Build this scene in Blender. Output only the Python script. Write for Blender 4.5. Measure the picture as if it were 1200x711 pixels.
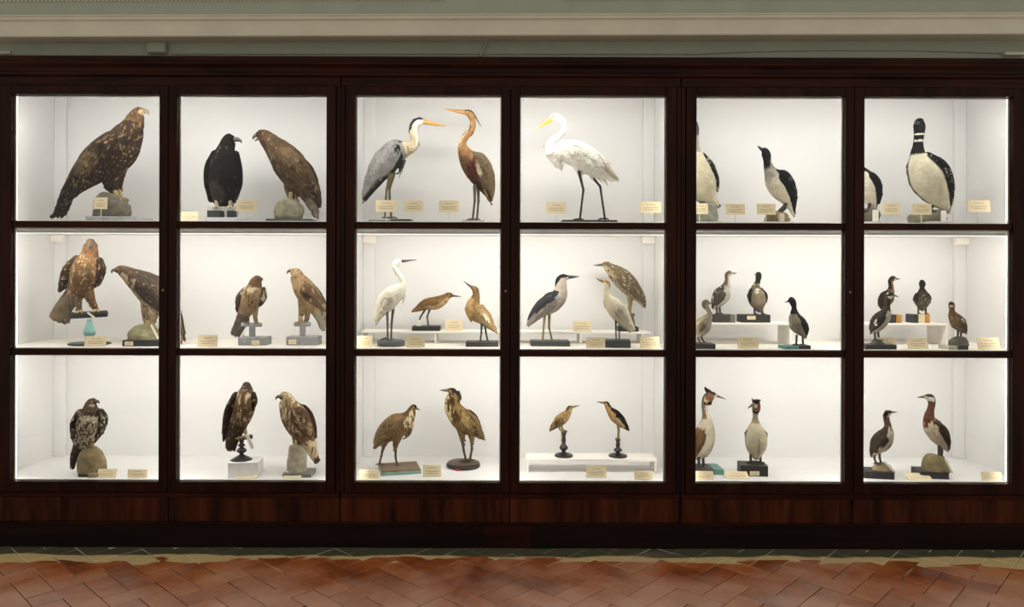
import bpy, bmesh, math, random
import numpy as np
from mathutils import Vector, Matrix
from mathutils.bvhtree import BVHTree

for o in list(bpy.data.objects):
    bpy.data.objects.remove(o, do_unlink=True)
scene = bpy.context.scene
COL = scene.collection
R = math.radians

# ------------------------------------------------------------------ camera
F, D, ZC = 866.0, 4.33, 1.60          # focal length (px of 1200), distance to the glass, eye height
CX, CY = 580.0, 320.0                  # principal point in the photograph
ROLL = R(0.17)
cam_d = bpy.data.cameras.new('camera'); cam = bpy.data.objects.new('camera', cam_d); COL.objects.link(cam)
cam_d.sensor_width = 36; cam_d.lens = F / 1200 * 36
cam_d.shift_x = (600 - CX) / 1200; cam_d.shift_y = (CY - 355.5) / 1200
cam.location = (0, -D, ZC)
cam.rotation_euler = (Matrix.Rotation(R(90), 4, 'X') @ Matrix.Rotation(ROLL, 4, 'Z')).to_euler()
scene.camera = cam

# ------------------------------------------------------------------ world, exposure
w = bpy.data.worlds.new('room_ambience'); scene.world = w; w.use_nodes = True
w.node_tree.nodes['Background'].inputs[0].default_value = (1.0, 0.97, 0.90, 1)
w.node_tree.nodes['Background'].inputs[1].default_value = 0.56
scene.view_settings.view_transform = 'Standard'; scene.view_settings.look = 'None'
scene.view_settings.gamma = 1; scene.view_settings.use_curve_mapping = False
scene.view_settings.exposure = 0.0
LED_POWER = 6.2
SIDE_GLOW = 20.0

def P(px, py, Y=0.0):
    """photograph pixel -> point on the vertical plane at depth Y behind the glass"""
    dx, dy = px - CX, py - CY
    c, s = math.cos(ROLL), math.sin(ROLL)
    ux, uy = dx * c + dy * s, -dx * s + dy * c
    k = (D + Y) / F
    return Vector((ux * k, Y, ZC - uy * k))
SF = F / (D - 0.04)
def FX(px): return (px - CX) / SF      # on the front face of the doors, no roll
def FZ(py): return ZC - (py - CY) / SF

# ------------------------------------------------------------------ helpers
def lin(c):
    if isinstance(c, str):
        c = c.lstrip('#'); c = [int(c[i:i+2], 16) / 255 for i in (0, 2, 4)]
    return np.array([x / 12.92 if x <= 0.04045 else ((x + 0.055) / 1.055) ** 2.4 for x in c])

def new_mat(name):
    m = bpy.data.materials.new(name); m.use_nodes = True
    nt = m.node_tree; b = nt.nodes['Principled BSDF']
    return m, nt, b
_mats = {}
def cmat(col, rough=0.6, var=0.18, scale=30, metal=0, bump=0.15, name=None):
    """plain procedural material: colour with a little noise in it and fine relief"""
    key = (col, rough, var, scale, metal, bump)
    if key in _mats: return _mats[key]
    m, nt, b = new_mat(name or 'paint_' + col.strip('#'))
    L = lin(col)
    if L.mean() > 0.4: var = min(var, 0.05)
    tc = nt.nodes.new('ShaderNodeTexCoord'); nz = nt.nodes.new('ShaderNodeTexNoise')
    nz.inputs['Scale'].default_value = scale; nz.inputs['Detail'].default_value = 5
    nt.links.new(tc.outputs['Object'], nz.inputs['Vector'])
    cr = nt.nodes.new('ShaderNodeValToRGB')
    cr.color_ramp.elements[0].position = 0.3; cr.color_ramp.elements[1].position = 0.7
    cr.color_ramp.elements[0].color = (*(L * (1 - var)), 1); cr.color_ramp.elements[1].color = (*np.minimum(L * (1 + var), 1), 1)
    nt.links.new(nz.outputs['Fac'], cr.inputs[0]); nt.links.new(cr.outputs[0], b.inputs['Base Color'])
    b.inputs['Roughness'].default_value = rough; b.inputs['Metallic'].default_value = metal
    if bump:
        bp = nt.nodes.new('ShaderNodeBump'); bp.inputs['Strength'].default_value = bump; bp.inputs['Distance'].default_value = 0.003
        nt.links.new(nz.outputs['Fac'], bp.inputs['Height']); nt.links.new(bp.outputs[0], b.inputs['Normal'])
    _mats[key] = m
    return m

def mesh_obj(name, verts, faces, mat, parent=None, smooth=False, colors=None, loc=None):
    me = bpy.data.meshes.new(name)
    me.from_pydata([tuple(v) for v in verts], [], [tuple(f) for f in faces])
    if smooth: me.polygons.foreach_set('use_smooth', [True] * len(me.polygons))
    if colors is not None:
        a = me.color_attributes.new('Col', 'FLOAT_COLOR', 'POINT')
        cc = np.ones((len(verts), 4), np.float32); cc[:, :3] = colors
        a.data.foreach_set('color', cc.ravel())
    if mat: me.materials.append(mat)
    me.update()
    o = bpy.data.objects.new(name, me); COL.objects.link(o)
    if parent:
        o.parent = parent
    if loc is not None: o.location = loc
    return o

def bm_obj(name, bm, mat, parent=None, smooth=False):
    me = bpy.data.meshes.new(name); bmesh.ops.recalc_face_normals(bm, faces=bm.faces); bm.to_mesh(me); bm.free()
    if smooth: me.polygons.foreach_set('use_smooth', [True] * len(me.polygons))
    me.materials.append(mat)
    o = bpy.data.objects.new(name, me); COL.objects.link(o)
    if parent: o.parent = parent
    return o
def bbox(bm, x0, x1, y0, y1, z0, z1, bev=0):
    r = bmesh.ops.create_cube(bm, size=1)
    vs = r['verts']
    for v in vs:
        v.co = Vector(((x0 + x1) / 2 + v.co.x * (x1 - x0), (y0 + y1) / 2 + v.co.y * (y1 - y0), (z0 + z1) / 2 + v.co.z * (z1 - z0)))
    if bev:
        es = list({e for v in vs for e in v.link_edges})
        bmesh.ops.bevel(bm, geom=es, offset=bev, segments=1, affect='EDGES')
def box(name, x0, x1, y0, y1, z0, z1, mat, parent=None, bev=0):
    bm = bmesh.new(); bbox(bm, x0, x1, y0, y1, z0, z1, bev)
    return bm_obj(name, bm, mat, parent)
def extrude_x(name, prof, x0, x1, mat, parent=None):
    """(y, z) profile drawn along x"""
    n = len(prof)
    vs = [(x0, y, z) for y, z in prof] + [(x1, y, z) for y, z in prof]
    fs = [(i, (i + 1) % n, n + (i + 1) % n, n + i) for i in range(n)] + [tuple(range(n))[::-1], tuple(range(n, 2 * n))]
    return mesh_obj(name, vs, fs, mat, parent)
def empty(name, loc=(0, 0, 0)):
    o = bpy.data.objects.new(name, None); o.empty_display_size = 0.05; COL.objects.link(o); o.location = loc
    return o
def tag(o, label=None, cat=None, group=None, kind=None):
    if label: o['label'] = label
    if cat: o['category'] = cat
    if group: o['group'] = group
    if kind: o['kind'] = kind
    return o

# ------------------------------------------------------------------ materials of the room
def wood_material(name, dark, light, along='x', rough=0.38):
    m, nt, b = new_mat(name)
    tc = nt.nodes.new('ShaderNodeTexCoord'); mp = nt.nodes.new('ShaderNodeMapping')
    mp.inputs['Scale'].default_value = {'x': (0.7, 4, 9), 'z': (6, 4, 0.7)}[along]
    nt.links.new(tc.outputs['Object'], mp.inputs[0])
    nz = nt.nodes.new('ShaderNodeTexNoise'); nz.inputs['Scale'].default_value = 2.2; nz.inputs['Detail'].default_value = 8
    nz.inputs['Distortion'].default_value = 0.6; nt.links.new(mp.outputs[0], nz.inputs['Vector'])
    cr = nt.nodes.new('ShaderNodeValToRGB'); e = cr.color_ramp.elements
    e[0].position = 0.35; e[1].position = 0.72; e[0].color = (*lin(dark), 1); e[1].color = (*lin(light), 1)
    nt.links.new(nz.outputs['Fac'], cr.inputs[0]); nt.links.new(cr.outputs[0], b.inputs['Base Color'])
    bp = nt.nodes.new('ShaderNodeBump'); bp.inputs['Strength'].default_value = 0.12; bp.inputs['Distance'].default_value = 0.004
    nt.links.new(nz.outputs['Fac'], bp.inputs['Height']); nt.links.new(bp.outputs[0], b.inputs['Normal'])
    b.inputs['Roughness'].default_value = rough; b.inputs['Specular IOR Level'].default_value = 0.10
    return m
W_X = wood_material('dark_wood_rail', '#1d0a05', '#3a170a')
W_Z = wood_material('dark_wood_stile', '#1c0a05', '#331408', 'z')
W_P = wood_material('veneer_panel', '#230d07', '#55280f', 'z', 0.45)
W_B = wood_material('black_plinth', '#120b09', '#20110d', 'x', 0.5)
M_IN = cmat('#e1e0de', 0.65, 0.015, 3, bump=0.05, name='white_interior_paint')
M_LINER = cmat('#efe9dc', 0.5, 0.03, 10, bump=0, name='white_putty')
M_WALL = cmat('#9da08c', 0.8, 0.05, 6, bump=0.12, name='grey_green_plaster')
M_CORN = cmat('#cac2ab', 0.65, 0.06, 5, bump=0.1, name='cream_cornice_paint')
M_WHITE = cmat('#efeae0', 0.55, 0.02, 8, bump=0.03, name='white_shelf_paint')
M_BRASS = cmat('#8a7a50', 0.35, 0.1, 60, metal=1, name='old_brass')
M_ALU = cmat('#b9b9b6', 0.4, 0.05, 40, metal=0.6, name='aluminium')

def glass_material():
    m = bpy.data.materials.new('cabinet_glass'); m.use_nodes = True; nt = m.node_tree; nt.nodes.clear()
    out = nt.nodes.new('ShaderNodeOutputMaterial'); mx = nt.nodes.new('ShaderNodeMixShader')
    tr = nt.nodes.new('ShaderNodeBsdfTransparent'); gl = nt.nodes.new('ShaderNodeBsdfGlossy'); fr = nt.nodes.new('ShaderNodeFresnel')
    tr.inputs[0].default_value = (0.985, 0.99, 0.985, 1); gl.inputs['Roughness'].default_value = 0.01
    fr.inputs['IOR'].default_value = 1.3
    nt.links.new(fr.outputs[0], mx.inputs[0]); nt.links.new(tr.outputs[0], mx.inputs[1]); nt.links.new(gl.outputs[0], mx.inputs[2])
    nt.links.new(mx.outputs[0], out.inputs[0])
    return m
M_GLASS = glass_material()
def emission(name, col, s):
    m = bpy.data.materials.new(name); m.use_nodes = True; nt = m.node_tree; b = nt.nodes['Principled BSDF']
    b.inputs['Base Color'].default_value = (0.9, 0.9, 0.85, 1)
    b.inputs['Emission Color'].default_value = (*col, 1); b.inputs['Emission Strength'].default_value = s
    return m
M_LED = emission('led_diffuser', (1, 0.98, 0.94), 2.5)
M_SIDE = emission('led_side_diffuser', (1, 0.97, 0.925), SIDE_GLOW)

def tile_material():
    m, nt, b = new_mat('terracotta_tile'); N = nt.nodes.new; L = nt.links.new
    tc = N('ShaderNodeTexCoord'); geo = N('ShaderNodeNewGeometry'); oi = N('ShaderNodeObjectInfo')
    n1 = N('ShaderNodeTexNoise'); n1.inputs['Scale'].default_value = 3.2; n1.inputs['Detail'].default_value = 6; L(geo.outputs['Position'], n1.inputs['Vector'])
    n2 = N('ShaderNodeTexNoise'); n2.inputs['Scale'].default_value = 38; n2.inputs['Detail'].default_value = 6; L(geo.outputs['Position'], n2.inputs['Vector'])
    cr = N('ShaderNodeValToRGB'); e = cr.color_ramp.elements
    e[0].position = 0.3; e[0].color = (*lin('#87431f'), 1); e[1].position = 0.72; e[1].color = (*lin('#d08a58'), 1)
    k = cr.color_ramp.elements.new(0.5); k.color = (*lin('#b8642f'), 1)
    ad = N('ShaderNodeMath'); ad.operation = 'MULTIPLY_ADD'; ad.inputs[1].default_value = 0.22; L(oi.outputs['Random'], ad.inputs[0])
    sb = N('ShaderNodeMath'); sb.operation = 'SUBTRACT'; sb.inputs[1].default_value = 0.11; L(n1.outputs['Fac'], sb.inputs[0]); L(sb.outputs[0], ad.inputs[2])
    L(ad.outputs[0], cr.inputs[0])
    mul = N('ShaderNodeMix'); mul.data_type = 'RGBA'; mul.blend_type = 'MULTIPLY'; mul.inputs[0].default_value = 0.55
    L(cr.outputs[0], mul.inputs[6]); 
    cr2 = N('ShaderNodeValToRGB'); cr2.color_ramp.elements[0].position = 0.25; cr2.color_ramp.elements[0].color = (0.45, 0.42, 0.4, 1); cr2.color_ramp.elements[1].position = 0.6
    L(n2.outputs['Fac'], cr2.inputs[0]); L(cr2.outputs[0], mul.inputs[7])
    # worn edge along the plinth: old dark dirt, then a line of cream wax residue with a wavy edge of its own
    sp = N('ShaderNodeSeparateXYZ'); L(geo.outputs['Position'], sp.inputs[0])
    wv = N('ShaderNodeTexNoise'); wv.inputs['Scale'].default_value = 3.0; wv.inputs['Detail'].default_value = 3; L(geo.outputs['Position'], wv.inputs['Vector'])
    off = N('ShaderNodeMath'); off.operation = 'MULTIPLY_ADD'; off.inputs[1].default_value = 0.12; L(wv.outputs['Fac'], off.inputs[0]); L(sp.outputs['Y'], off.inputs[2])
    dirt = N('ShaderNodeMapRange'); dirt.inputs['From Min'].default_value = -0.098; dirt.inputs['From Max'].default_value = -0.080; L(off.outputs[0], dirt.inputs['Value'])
    tl = N('ShaderNodeMath'); tl.operation = 'MULTIPLY'; L(sp.outputs['X'], tl.inputs[0]); L(sp.outputs['X'], tl.inputs[1])
    tl2 = N('ShaderNodeMath'); tl2.operation = 'MULTIPLY'; tl2.inputs[1].default_value = -0.011; L(tl.outputs[0], tl2.inputs[0]); tl = tl2
    wv2 = N('ShaderNodeTexNoise'); wv2.inputs['Scale'].default_value = 1.0; wv2.inputs['Detail'].default_value = 2
    wm = N('ShaderNodeMapping'); wm.inputs['Rotation'].default_value = (0, 0, R(35)); wm.inputs['Scale'].default_value = (3.5, 11, 1); L(geo.outputs['Position'], wm.inputs[0]); L(wm.outputs[0], wv2.inputs['Vector'])
    off2 = N('ShaderNodeMath'); off2.operation = 'MULTIPLY_ADD'; off2.inputs[1].default_value = 0.16; L(wv2.outputs['Fac'], off2.inputs[0]); L(sp.outputs['Y'], off2.inputs[2])
    off3 = N('ShaderNodeMath'); off3.operation = 'SUBTRACT'; L(off2.outputs[0], off3.inputs[0]); L(tl.outputs[0], off3.inputs[1]); rj = N('ShaderNodeMath'); rj.operation = 'MULTIPLY_ADD'; rj.inputs[1].default_value = 0.07; L(oi.outputs['Random'], rj.inputs[0]); L(off3.outputs[0], rj.inputs[2]); off3 = rj
    wax = N('ShaderNodeMapRange'); wax.inputs['From Min'].default_value = -0.083; wax.inputs['From Max'].default_value = -0.072; L(off3.outputs[0], wax.inputs['Value'])
    mw = N('ShaderNodeMix'); mw.data_type = 'RGBA'; L(wax.outputs[0], mw.inputs[0]); L(mul.outputs[2], mw.inputs[6]); mw.inputs[7].default_value = (*lin('#dcbf86'), 1)
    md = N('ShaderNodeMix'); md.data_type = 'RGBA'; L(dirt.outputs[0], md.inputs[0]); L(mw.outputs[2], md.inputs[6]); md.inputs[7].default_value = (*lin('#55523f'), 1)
    wr = N('ShaderNodeTexNoise'); wr.inputs['Scale'].default_value = 1.7; wr.inputs['Detail'].default_value = 7; wr.inputs['Roughness'].default_value = 0.65; L(geo.outputs['Position'], wr.inputs['Vector'])
    wa = N('ShaderNodeMath'); wa.operation = 'MULTIPLY_ADD'; wa.inputs[1].default_value = -0.55; L(sp.outputs['Y'], wa.inputs[0]); L(wr.outputs['Fac'], wa.inputs[2])
    wear_sheen = N('ShaderNodeMapRange'); wear_sheen.inputs['From Min'].default_value = 0.66; wear_sheen.inputs['From Max'].default_value = 1.0; wear_sheen.inputs['To Max'].default_value = 0.62; L(wa.outputs[0], wear_sheen.inputs['Value'])
    mk = N('ShaderNodeMix'); mk.data_type = 'RGBA'; L(wear_sheen.outputs[0], mk.inputs[0]); L(md.outputs[2], mk.inputs[6]); mk.inputs[7].default_value = (*lin('#d8b3a0'), 1)  # pale wear and dust, with the floor's sheen towards the camera painted in
    L(mk.outputs[2], b.inputs['Base Color'])
    rr = N('ShaderNodeMapRange'); rr.inputs['To Min'].default_value = 0.28; rr.inputs['To Max'].default_value = 0.6; L(n2.outputs['Fac'], rr.inputs['Value']); L(rr.outputs[0], b.inputs['Roughness'])
    bp = N('ShaderNodeBump'); bp.inputs['Strength'].default_value = 0.25; bp.inputs['Distance'].default_value = 0.003; L(n2.outputs['Fac'], bp.inputs['Height']); L(bp.outputs[0], b.inputs['Normal'])
    return m
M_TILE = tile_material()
def grout_material():
    m, nt, b = new_mat('floor_grout'); N = nt.nodes.new; L = nt.links.new
    g = N('ShaderNodeNewGeometry'); sp = N('ShaderNodeSeparateXYZ'); L(g.outputs['Position'], sp.inputs[0])
    n = N('ShaderNodeTexNoise'); n.inputs['Scale'].default_value = 4; n.inputs['Detail'].default_value = 5; L(g.outputs['Position'], n.inputs['Vector'])
    a = N('ShaderNodeMath'); a.operation = 'MULTIPLY_ADD'; a.inputs[1].default_value = 0.9; L(n.outputs['Fac'], a.inputs[0]); L(sp.outputs['Y'], a.inputs[2])
    r = N('ShaderNodeMapRange'); r.inputs['From Min'].default_value = 0.08; r.inputs['From Max'].default_value = 0.26; L(a.outputs[0], r.inputs['Value'])
    mx = N('ShaderNodeMix'); mx.data_type = 'RGBA'; L(r.outputs[0], mx.inputs[0]); mx.inputs[6].default_value = (*lin('#4d3526'), 1); mx.inputs[7].default_value = (*lin('#c9bfa4'), 1)
    L(mx.outputs[2], b.inputs['Base Color']); b.inputs['Roughness'].default_value = 0.9
    return m
M_GROUT = grout_material()

# ------------------------------------------------------------------ room shell
XL, XR = FX(-16), FX(1216)
ZTOP = FZ(67)
BACK = 0.60
floor = box('floor', -4.6, 4.8, -5.2, 0.72, -0.06, -0.0035, M_GROUT); tag(floor, 'terracotta herringbone floor', 'floor', kind='structure')
o = box('wall_back', -4.6, 4.8, 0.66, 0.74, 0, 3.7, M_WALL); tag(o, 'plaster wall behind the cabinets', 'wall', kind='structure')
o = box('wall_upper', -4.6, 4.8, 0.06, 0.66, ZTOP + 0.004, 3.7, M_WALL); tag(o, 'grey green plaster wall above the cabinets', 'wall', kind='structure')
o = box('wall_left', -4.6, XL - 0.004, 0.02, 0.66, 0, ZTOP + 0.004, M_WALL); tag(o, 'plaster wall beside the cabinets', 'wall', kind='structure')
o = box('wall_right', XR + 0.004, 4.8, 0.02, 0.66, 0, ZTOP + 0.004, M_WALL); tag(o, 'plaster wall beside the cabinets', 'wall', kind='structure')

# cornice: slightly out of level, rising to the right, as in the photograph
zc0 = 2.972
prof = [(0.07, 0), (-0.06, 0), (-0.064, 0.006), (-0.064, 0.010), (-0.06, 0.014), (-0.06, 0.088), (-0.066, 0.093), (-0.072, 0.097),
        (-0.072, 0.104), (-0.060, 0.108), (-0.060, 0.116), (-0.066, 0.120), (-0.062, 0.126), (-0.03, 0.128), (0.07, 0.128)]
cor = extrude_x('trim_1', prof, -4.6, 4.8, M_CORN); cor.location = (0, 0, zc0); cor.rotation_euler = (0, R(-0.33), 0)
tag(cor, 'cream painted cornice moulding above the cabinets', 'cornice', kind='structure')
fr = box('frieze', -4.6, 4.8, -0.03, 0.07, 0.128, 0.6, M_WALL, cor)
bm = bmesh.new()
for i in range(-150, 170):
    if -13 < i < 18: continue
    bmesh.ops.create_icosphere(bm, subdivisions=1, radius=0.0075, matrix=Matrix.Translation((i * 0.0235, -0.035, 0.2195)))
bd = bm_obj('bead_moulding', bm, M_CORN, cor, True); bd['kind'] = 'stuff'

# ------------------------------------------------------------------ herringbone floor
W, LT, J = 0.131, 0.262, 0.0022
def tile_mesh():
    bm = bmesh.new(); bbox(bm, -LT / 2 + J, LT / 2 - J, -W / 2 + J, W / 2 - J, -0.02, 0.0, 0.0025)
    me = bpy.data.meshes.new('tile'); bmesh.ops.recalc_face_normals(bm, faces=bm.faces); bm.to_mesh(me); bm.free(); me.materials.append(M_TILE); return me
TM = tile_mesh(); rnd = random.Random(5); far = []; ntile = 0
c45, s45 = math.cos(R(46)), math.sin(R(46))
for i in range(-60, 61):
    for j in range(-60, 61):
        r = (i - j) % 4
        if r not in (0, 3): continue
        cx, cy, rot = ((i + 1) * W, (j + 0.5) * W, 0) if r == 0 else ((i + 0.5) * W, (j + 1) * W, R(90))
        x, y = cx * c45 - cy * s45 + 0.03, cx * s45 + cy * c45 - 1.5
        if not (-4.5 < x < 4.7 and -4.0 < y < 0.08): continue
        dz, tx, ty = rnd.uniform(-0.002, 0.0015), rnd.gauss(0, 0.005), rnd.gauss(0, 0.005)
        if -3.05 < x < 3.25 and y > -0.98:
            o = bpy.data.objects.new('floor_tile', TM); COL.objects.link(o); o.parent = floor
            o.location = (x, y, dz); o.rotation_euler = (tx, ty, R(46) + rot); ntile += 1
        else: far.append((x, y, dz, R(46) + rot))
vs, fs = [], []
for x, y, z, a in far:
    ca, sa = math.cos(a), math.sin(a); b0 = len(vs)
    for zz in (z - 0.02, z):
        for u, v in ((-LT / 2 + J, -W / 2 + J), (LT / 2 - J, -W / 2 + J), (LT / 2 - J, W / 2 - J), (-LT / 2 + J, W / 2 - J)):
            vs.append((x + u * ca - v * sa, y + u * sa + v * ca, zz))
    fs += [tuple(b0 + q for q in f) for f in ((4, 5, 6, 7), (0, 1, 5, 4), (1, 2, 6, 5), (2, 3, 7, 6), (3, 0, 4, 7))]
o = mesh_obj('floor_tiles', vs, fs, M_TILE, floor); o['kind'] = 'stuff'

# ------------------------------------------------------------------ cabinets
Z_S1T, Z_S1B = 1.903, 1.845
Z_S2T, Z_S2B = 1.157, 1.125
Z_S3 = 0.378
Z_CEIL = 2.80
SHELF = [Z_S1T, Z_S2T, Z_S3]
units = [(XL, FX(398.5)), (FX(398.5), FX(798.5)), (FX(798.5), XR)]
doors = [(-14, 196.5, 12, 186), (196.5, 393, 206.7, 382), (404, 598, 415.5, 587),
         (598, 793, 609, 780.8), (804, 1001, 816, 990.7), (1001, 1214, 1013, 1187.4)]
ulabel = ['dark wood display cabinet holding the eagles, hawks and buzzards', 'dark wood display cabinet holding the herons, egrets and bitterns',
          'dark wood display cabinet holding the divers and grebes']
Z_DT, Z_DB = FZ(101), FZ(578)
Z_OT, Z_OB = FZ(111.6), FZ(565.7)
bars = [(FZ(260.3), FZ(267.6)), (FZ(410.3), FZ(417.6))]
panes_z = [(bars[0][0], Z_OT), (bars[1][0], bars[0][1]), (Z_OB, bars[1][1])]
CROWN = [(0.05, FZ(90)), (-0.030, FZ(90)), (-0.040, FZ(88.5)), (-0.040, FZ(86)), (-0.032, FZ(84.5)), (-0.036, FZ(80)), (-0.055, FZ(76.5)), (-0.058, FZ(74)), (-0.046, FZ(72.5)), (-0.05, FZ(68.5)), (-0.05, ZTOP), (0.05, ZTOP)]
for u, (x0, x1) in enumerate(units):
    cab = empty('display_cabinet', ((x0 + x1) / 2, 0.3, 0)); tag(cab, ulabel[u], 'cabinet', 'tall glazed display cabinets along the wall')
    bpy.context.view_layer.update()
    def put(o, parent=cab):
        o.matrix_parent_inverse = Matrix.Translation(-Vector(parent.location)) if parent is cab else Matrix(); return o
    t = 0.022
    a, b = x0 + 0.004, x1 - 0.004
    # white boarded inside
    put(box('back_panel', a, b, BACK, BACK + 0.02, 0.3, 2.835, M_IN, cab))
    put(box('side_panel', a, a + t, 0.012, BACK, Z_S3 - 0.03, 2.835, M_IN, cab)); put(box('side_panel', b - t, b, 0.012, BACK, Z_S3 - 0.03, 2.835, M_IN, cab))
    put(box('top_panel', a + t, b - t, 0.012, BACK, Z_CEIL, Z_CEIL + 0.03, M_IN, cab)); put(box('bottom_board', a + t, b - t, 0.012, BACK, Z_S3 - 0.03, Z_S3, M_IN, cab))
    put(box('shelf', a + t, b - t, 0.012, BACK, Z_S1B, Z_S1T, M_WHITE, cab, 0.002)); put(box('shelf', a + t, b - t, 0.012, BACK, Z_S2B, Z_S2T, M_WHITE, cab, 0.002))
    for sx in (a + t, b - t):
        s = 1 if sx == a + t else -1
        for z0, z1 in ((Z_S1T, Z_CEIL), (Z_S2T, Z_S1B), (Z_S3, Z_S2B)):
            xx = sorted((sx + s * 0.0, sx + s * 0.075))
            put(box('corner_post', xx[0], xx[1], BACK - 0.03, BACK, z0, z1, M_IN, cab, 0.003))
        xx = sorted((sx, sx + s * 0.085))
        put(box('shelf_bracket', xx[0], xx[1], BACK - 0.075, BACK - 0.03, Z_S1B - 0.05, Z_S1B, M_WHITE, cab, 0.006))
    # light strips at the front of each tier, under the board above
    for zt, pw in ((Z_OT + 0.019, 1.0), (Z_S1B, 0.96), (Z_S2B, 0.85)):
        ls = put(box('light_strip', a + t + 0.01, b - t - 0.01, 0.016, 0.034, zt - 0.016, zt, M_ALU, cab))
        df = box('diffuser', a + t + 0.012, b - t - 0.012, 0.020, 0.0375, zt - 0.0165, zt - 0.006, M_LED, ls)
        ld = bpy.data.lights.new('strip_light', 'AREA'); ld.shape = 'RECTANGLE'; ld.size = (b - a) - 0.3; ld.size_y = 0.03
        ld.energy = LED_POWER * pw; ld.color = (1, 0.975, 0.938)
        lo = bpy.data.objects.new('strip_light', ld); COL.objects.link(lo); lo.parent = ls
        lo.location = ((a + b) / 2, 0.05, zt - 0.03)
        lo.rotation_euler = Vector((0, 0.62, -0.78)).to_track_quat('-Z', 'Y').to_euler()
    # front: pilasters, rails, lower panels
    put(box('top_rail', a, b, -0.025, 0.012, Z_DT + 0.002, FZ(90), W_X, cab, 0.002))
    px0 = FX(-16) if u == 0 else FX(393.5 if u == 1 else 793.5)
    for k, (pa, pb) in enumerate(((398.5, 403.5), (393.5, 398.3), (798.7, 803.5), (793.5, 798.3))):
        if (u, k) in ((1, 0), (0, 1), (2, 2), (1, 3)):
            put(box('pilaster', FX(pa), FX(pb), -0.03, 0.006, Z_DB, Z_DT, W_Z, cab, 0.002))
    put(extrude_x('crown_moulding', CROWN, x0, x1, W_X, cab))
    put(box('plinth', x0, x1, -0.03, 0.05, 0.001, FZ(615), W_B, cab, 0.0005)); put(box('plinth_strip', x0, x1, -0.036, 0.05, FZ(615) + 0.0005, FZ(613) - 0.0005, W_X, cab, 0.0005))
    if u == 1: put(box('repair_patch', FX(567), FX(623), -0.033, -0.0295, 0.004, FZ(615.5), W_X, cab, 0.001))
    put(box('lower_rail', a, b, -0.034, 0.012, FZ(584), Z_DB - 0.002, W_X, cab, 0.003))
    mid = FX([196.5, 598, 1001][u])
    for qa, qb in ((a, mid - 0.003), (mid + 0.003, b)):
        put(box('lower_panel', qa, qb, -0.026, 0.012, FZ(613), FZ(584), W_P, cab, 0.002))
    put(box('gap_backing', mid - 0.03, mid + 0.03, 0.0065, 0.0115, Z_DB, Z_DT, W_Z, cab))  # backing board added behind the door gap to stop light leaking through
    for k, (pa, pb) in enumerate(((398.6, 412), (385, 398.4), (798.6, 813), (784, 798.4), (-15.5, 8), (1191.5, 1215.5))):
        if (u, k) in ((1, 0), (0, 1), (2, 2), (1, 3), (0, 4), (2, 5)):
            put(box('gap_backing', FX(pa), FX(pb), 0.0065, 0.0115, Z_DB, Z_DT, W_Z, cab))  # more added backing, blocks light slits at the pilasters and outer ends
    # two glazed doors
    for d in (2 * u, 2 * u + 1):
        ox0, ox1, ix0, ix1 = (FX(v) for v in doors[d]); g = 0.0015
        bm = bmesh.new()
        bbox(bm, ox0 + g, ix0, -0.04, 0.006, Z_DB, Z_DT, 0.003); bbox(bm, ix1, ox1 - g, -0.04, 0.006, Z_DB, Z_DT, 0.003)
        bbox(bm, ix0, ix1, -0.0385, 0.006, Z_OT, Z_DT - 0.001, 0.002); bbox(bm, ix0, ix1, -0.0385, 0.006, Z_DB + 0.001, Z_OB, 0.002)
        door = put(bm_obj('door', bm, W_Z, cab))
        for z1, z0 in bars:
            box('glazing_bar', ix0, ix1, -0.03, 0.008, z0, z1, W_X, door, 0.004)
        for k, (z0, z1) in enumerate(panes_z):
            box('glass_pane', ix0 + 0.0005, ix1 - 0.0005, -0.003, 0.001, z0 + 0.0005, z1 - 0.0005, M_GLASS, door)
            bm = bmesh.new(); q = 0.006
            bbox(bm, ix0, ix0 + q, 0.001, 0.008, z0, z1); bbox(bm, ix1 - q, ix1, 0.001, 0.008, z0, z1)
            bbox(bm, ix0 + q, ix1 - q, 0.001, 0.008, z1 - q, z1); bbox(bm, ix0 + q, ix1 - q, 0.001, 0.008, z0, z0 + q * 0.6)
            bm_obj('glazing_bead', bm, M_LINER, door)
            zb, zt = (Z_S1T + 0.01, Z_OT) if k == 0 else (Z_S2T + 0.01, Z_S1B - 0.02) if k == 1 else (Z_S3 + 0.01, Z_S2B - 0.02)
            for xa, xb in ((ix0 - 0.006, ix0 + 0.0005), (ix1 - 0.0005, ix1 + 0.006)):
                put(box('side_light', xa, xb, 0.013, 0.019, zb, zt, M_SIDE, cab))
        if d % 2 == 0:
            kx = ix1 + 0.045 if d != 2 else (ix1 + ox1) / 2
            bm = bmesh.new(); bmesh.ops.create_cone(bm, cap_ends=True, segments=16, radius1=0.008, radius2=0.006, depth=0.006,
                matrix=Matrix.Translation((kx if d == 2 else (ix1 + ox1) / 2, -0.043, FZ(341))) @ Matrix.Rotation(R(90), 4, 'X'))
            bm_obj('lock_plate', bm, M_BRASS, door)

# things on the wall strip above the cabinets
def wall_p(px, py): return P(px, py, 0.06)
jb = empty('junction_box', wall_p(185.5, 57)); tag(jb, 'small grey painted junction box on the wall above the cabinets', 'junction box')
box('box_body', -0.058, 0.058, -0.03, -0.0005, -0.034, 0.034, M_WALL, jb, 0.006); box('box_lid', -0.052, 0.052, -0.034, -0.03, -0.029, 0.029, M_WALL, jb, 0.003)
def tube(name, pts, r, mat, parent=None, n=8):
    vs, fs = loft([(Vector(p), r, r) for p in pts], n, 2)
    return mesh_obj(name, vs, fs, mat, parent, True)

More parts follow.
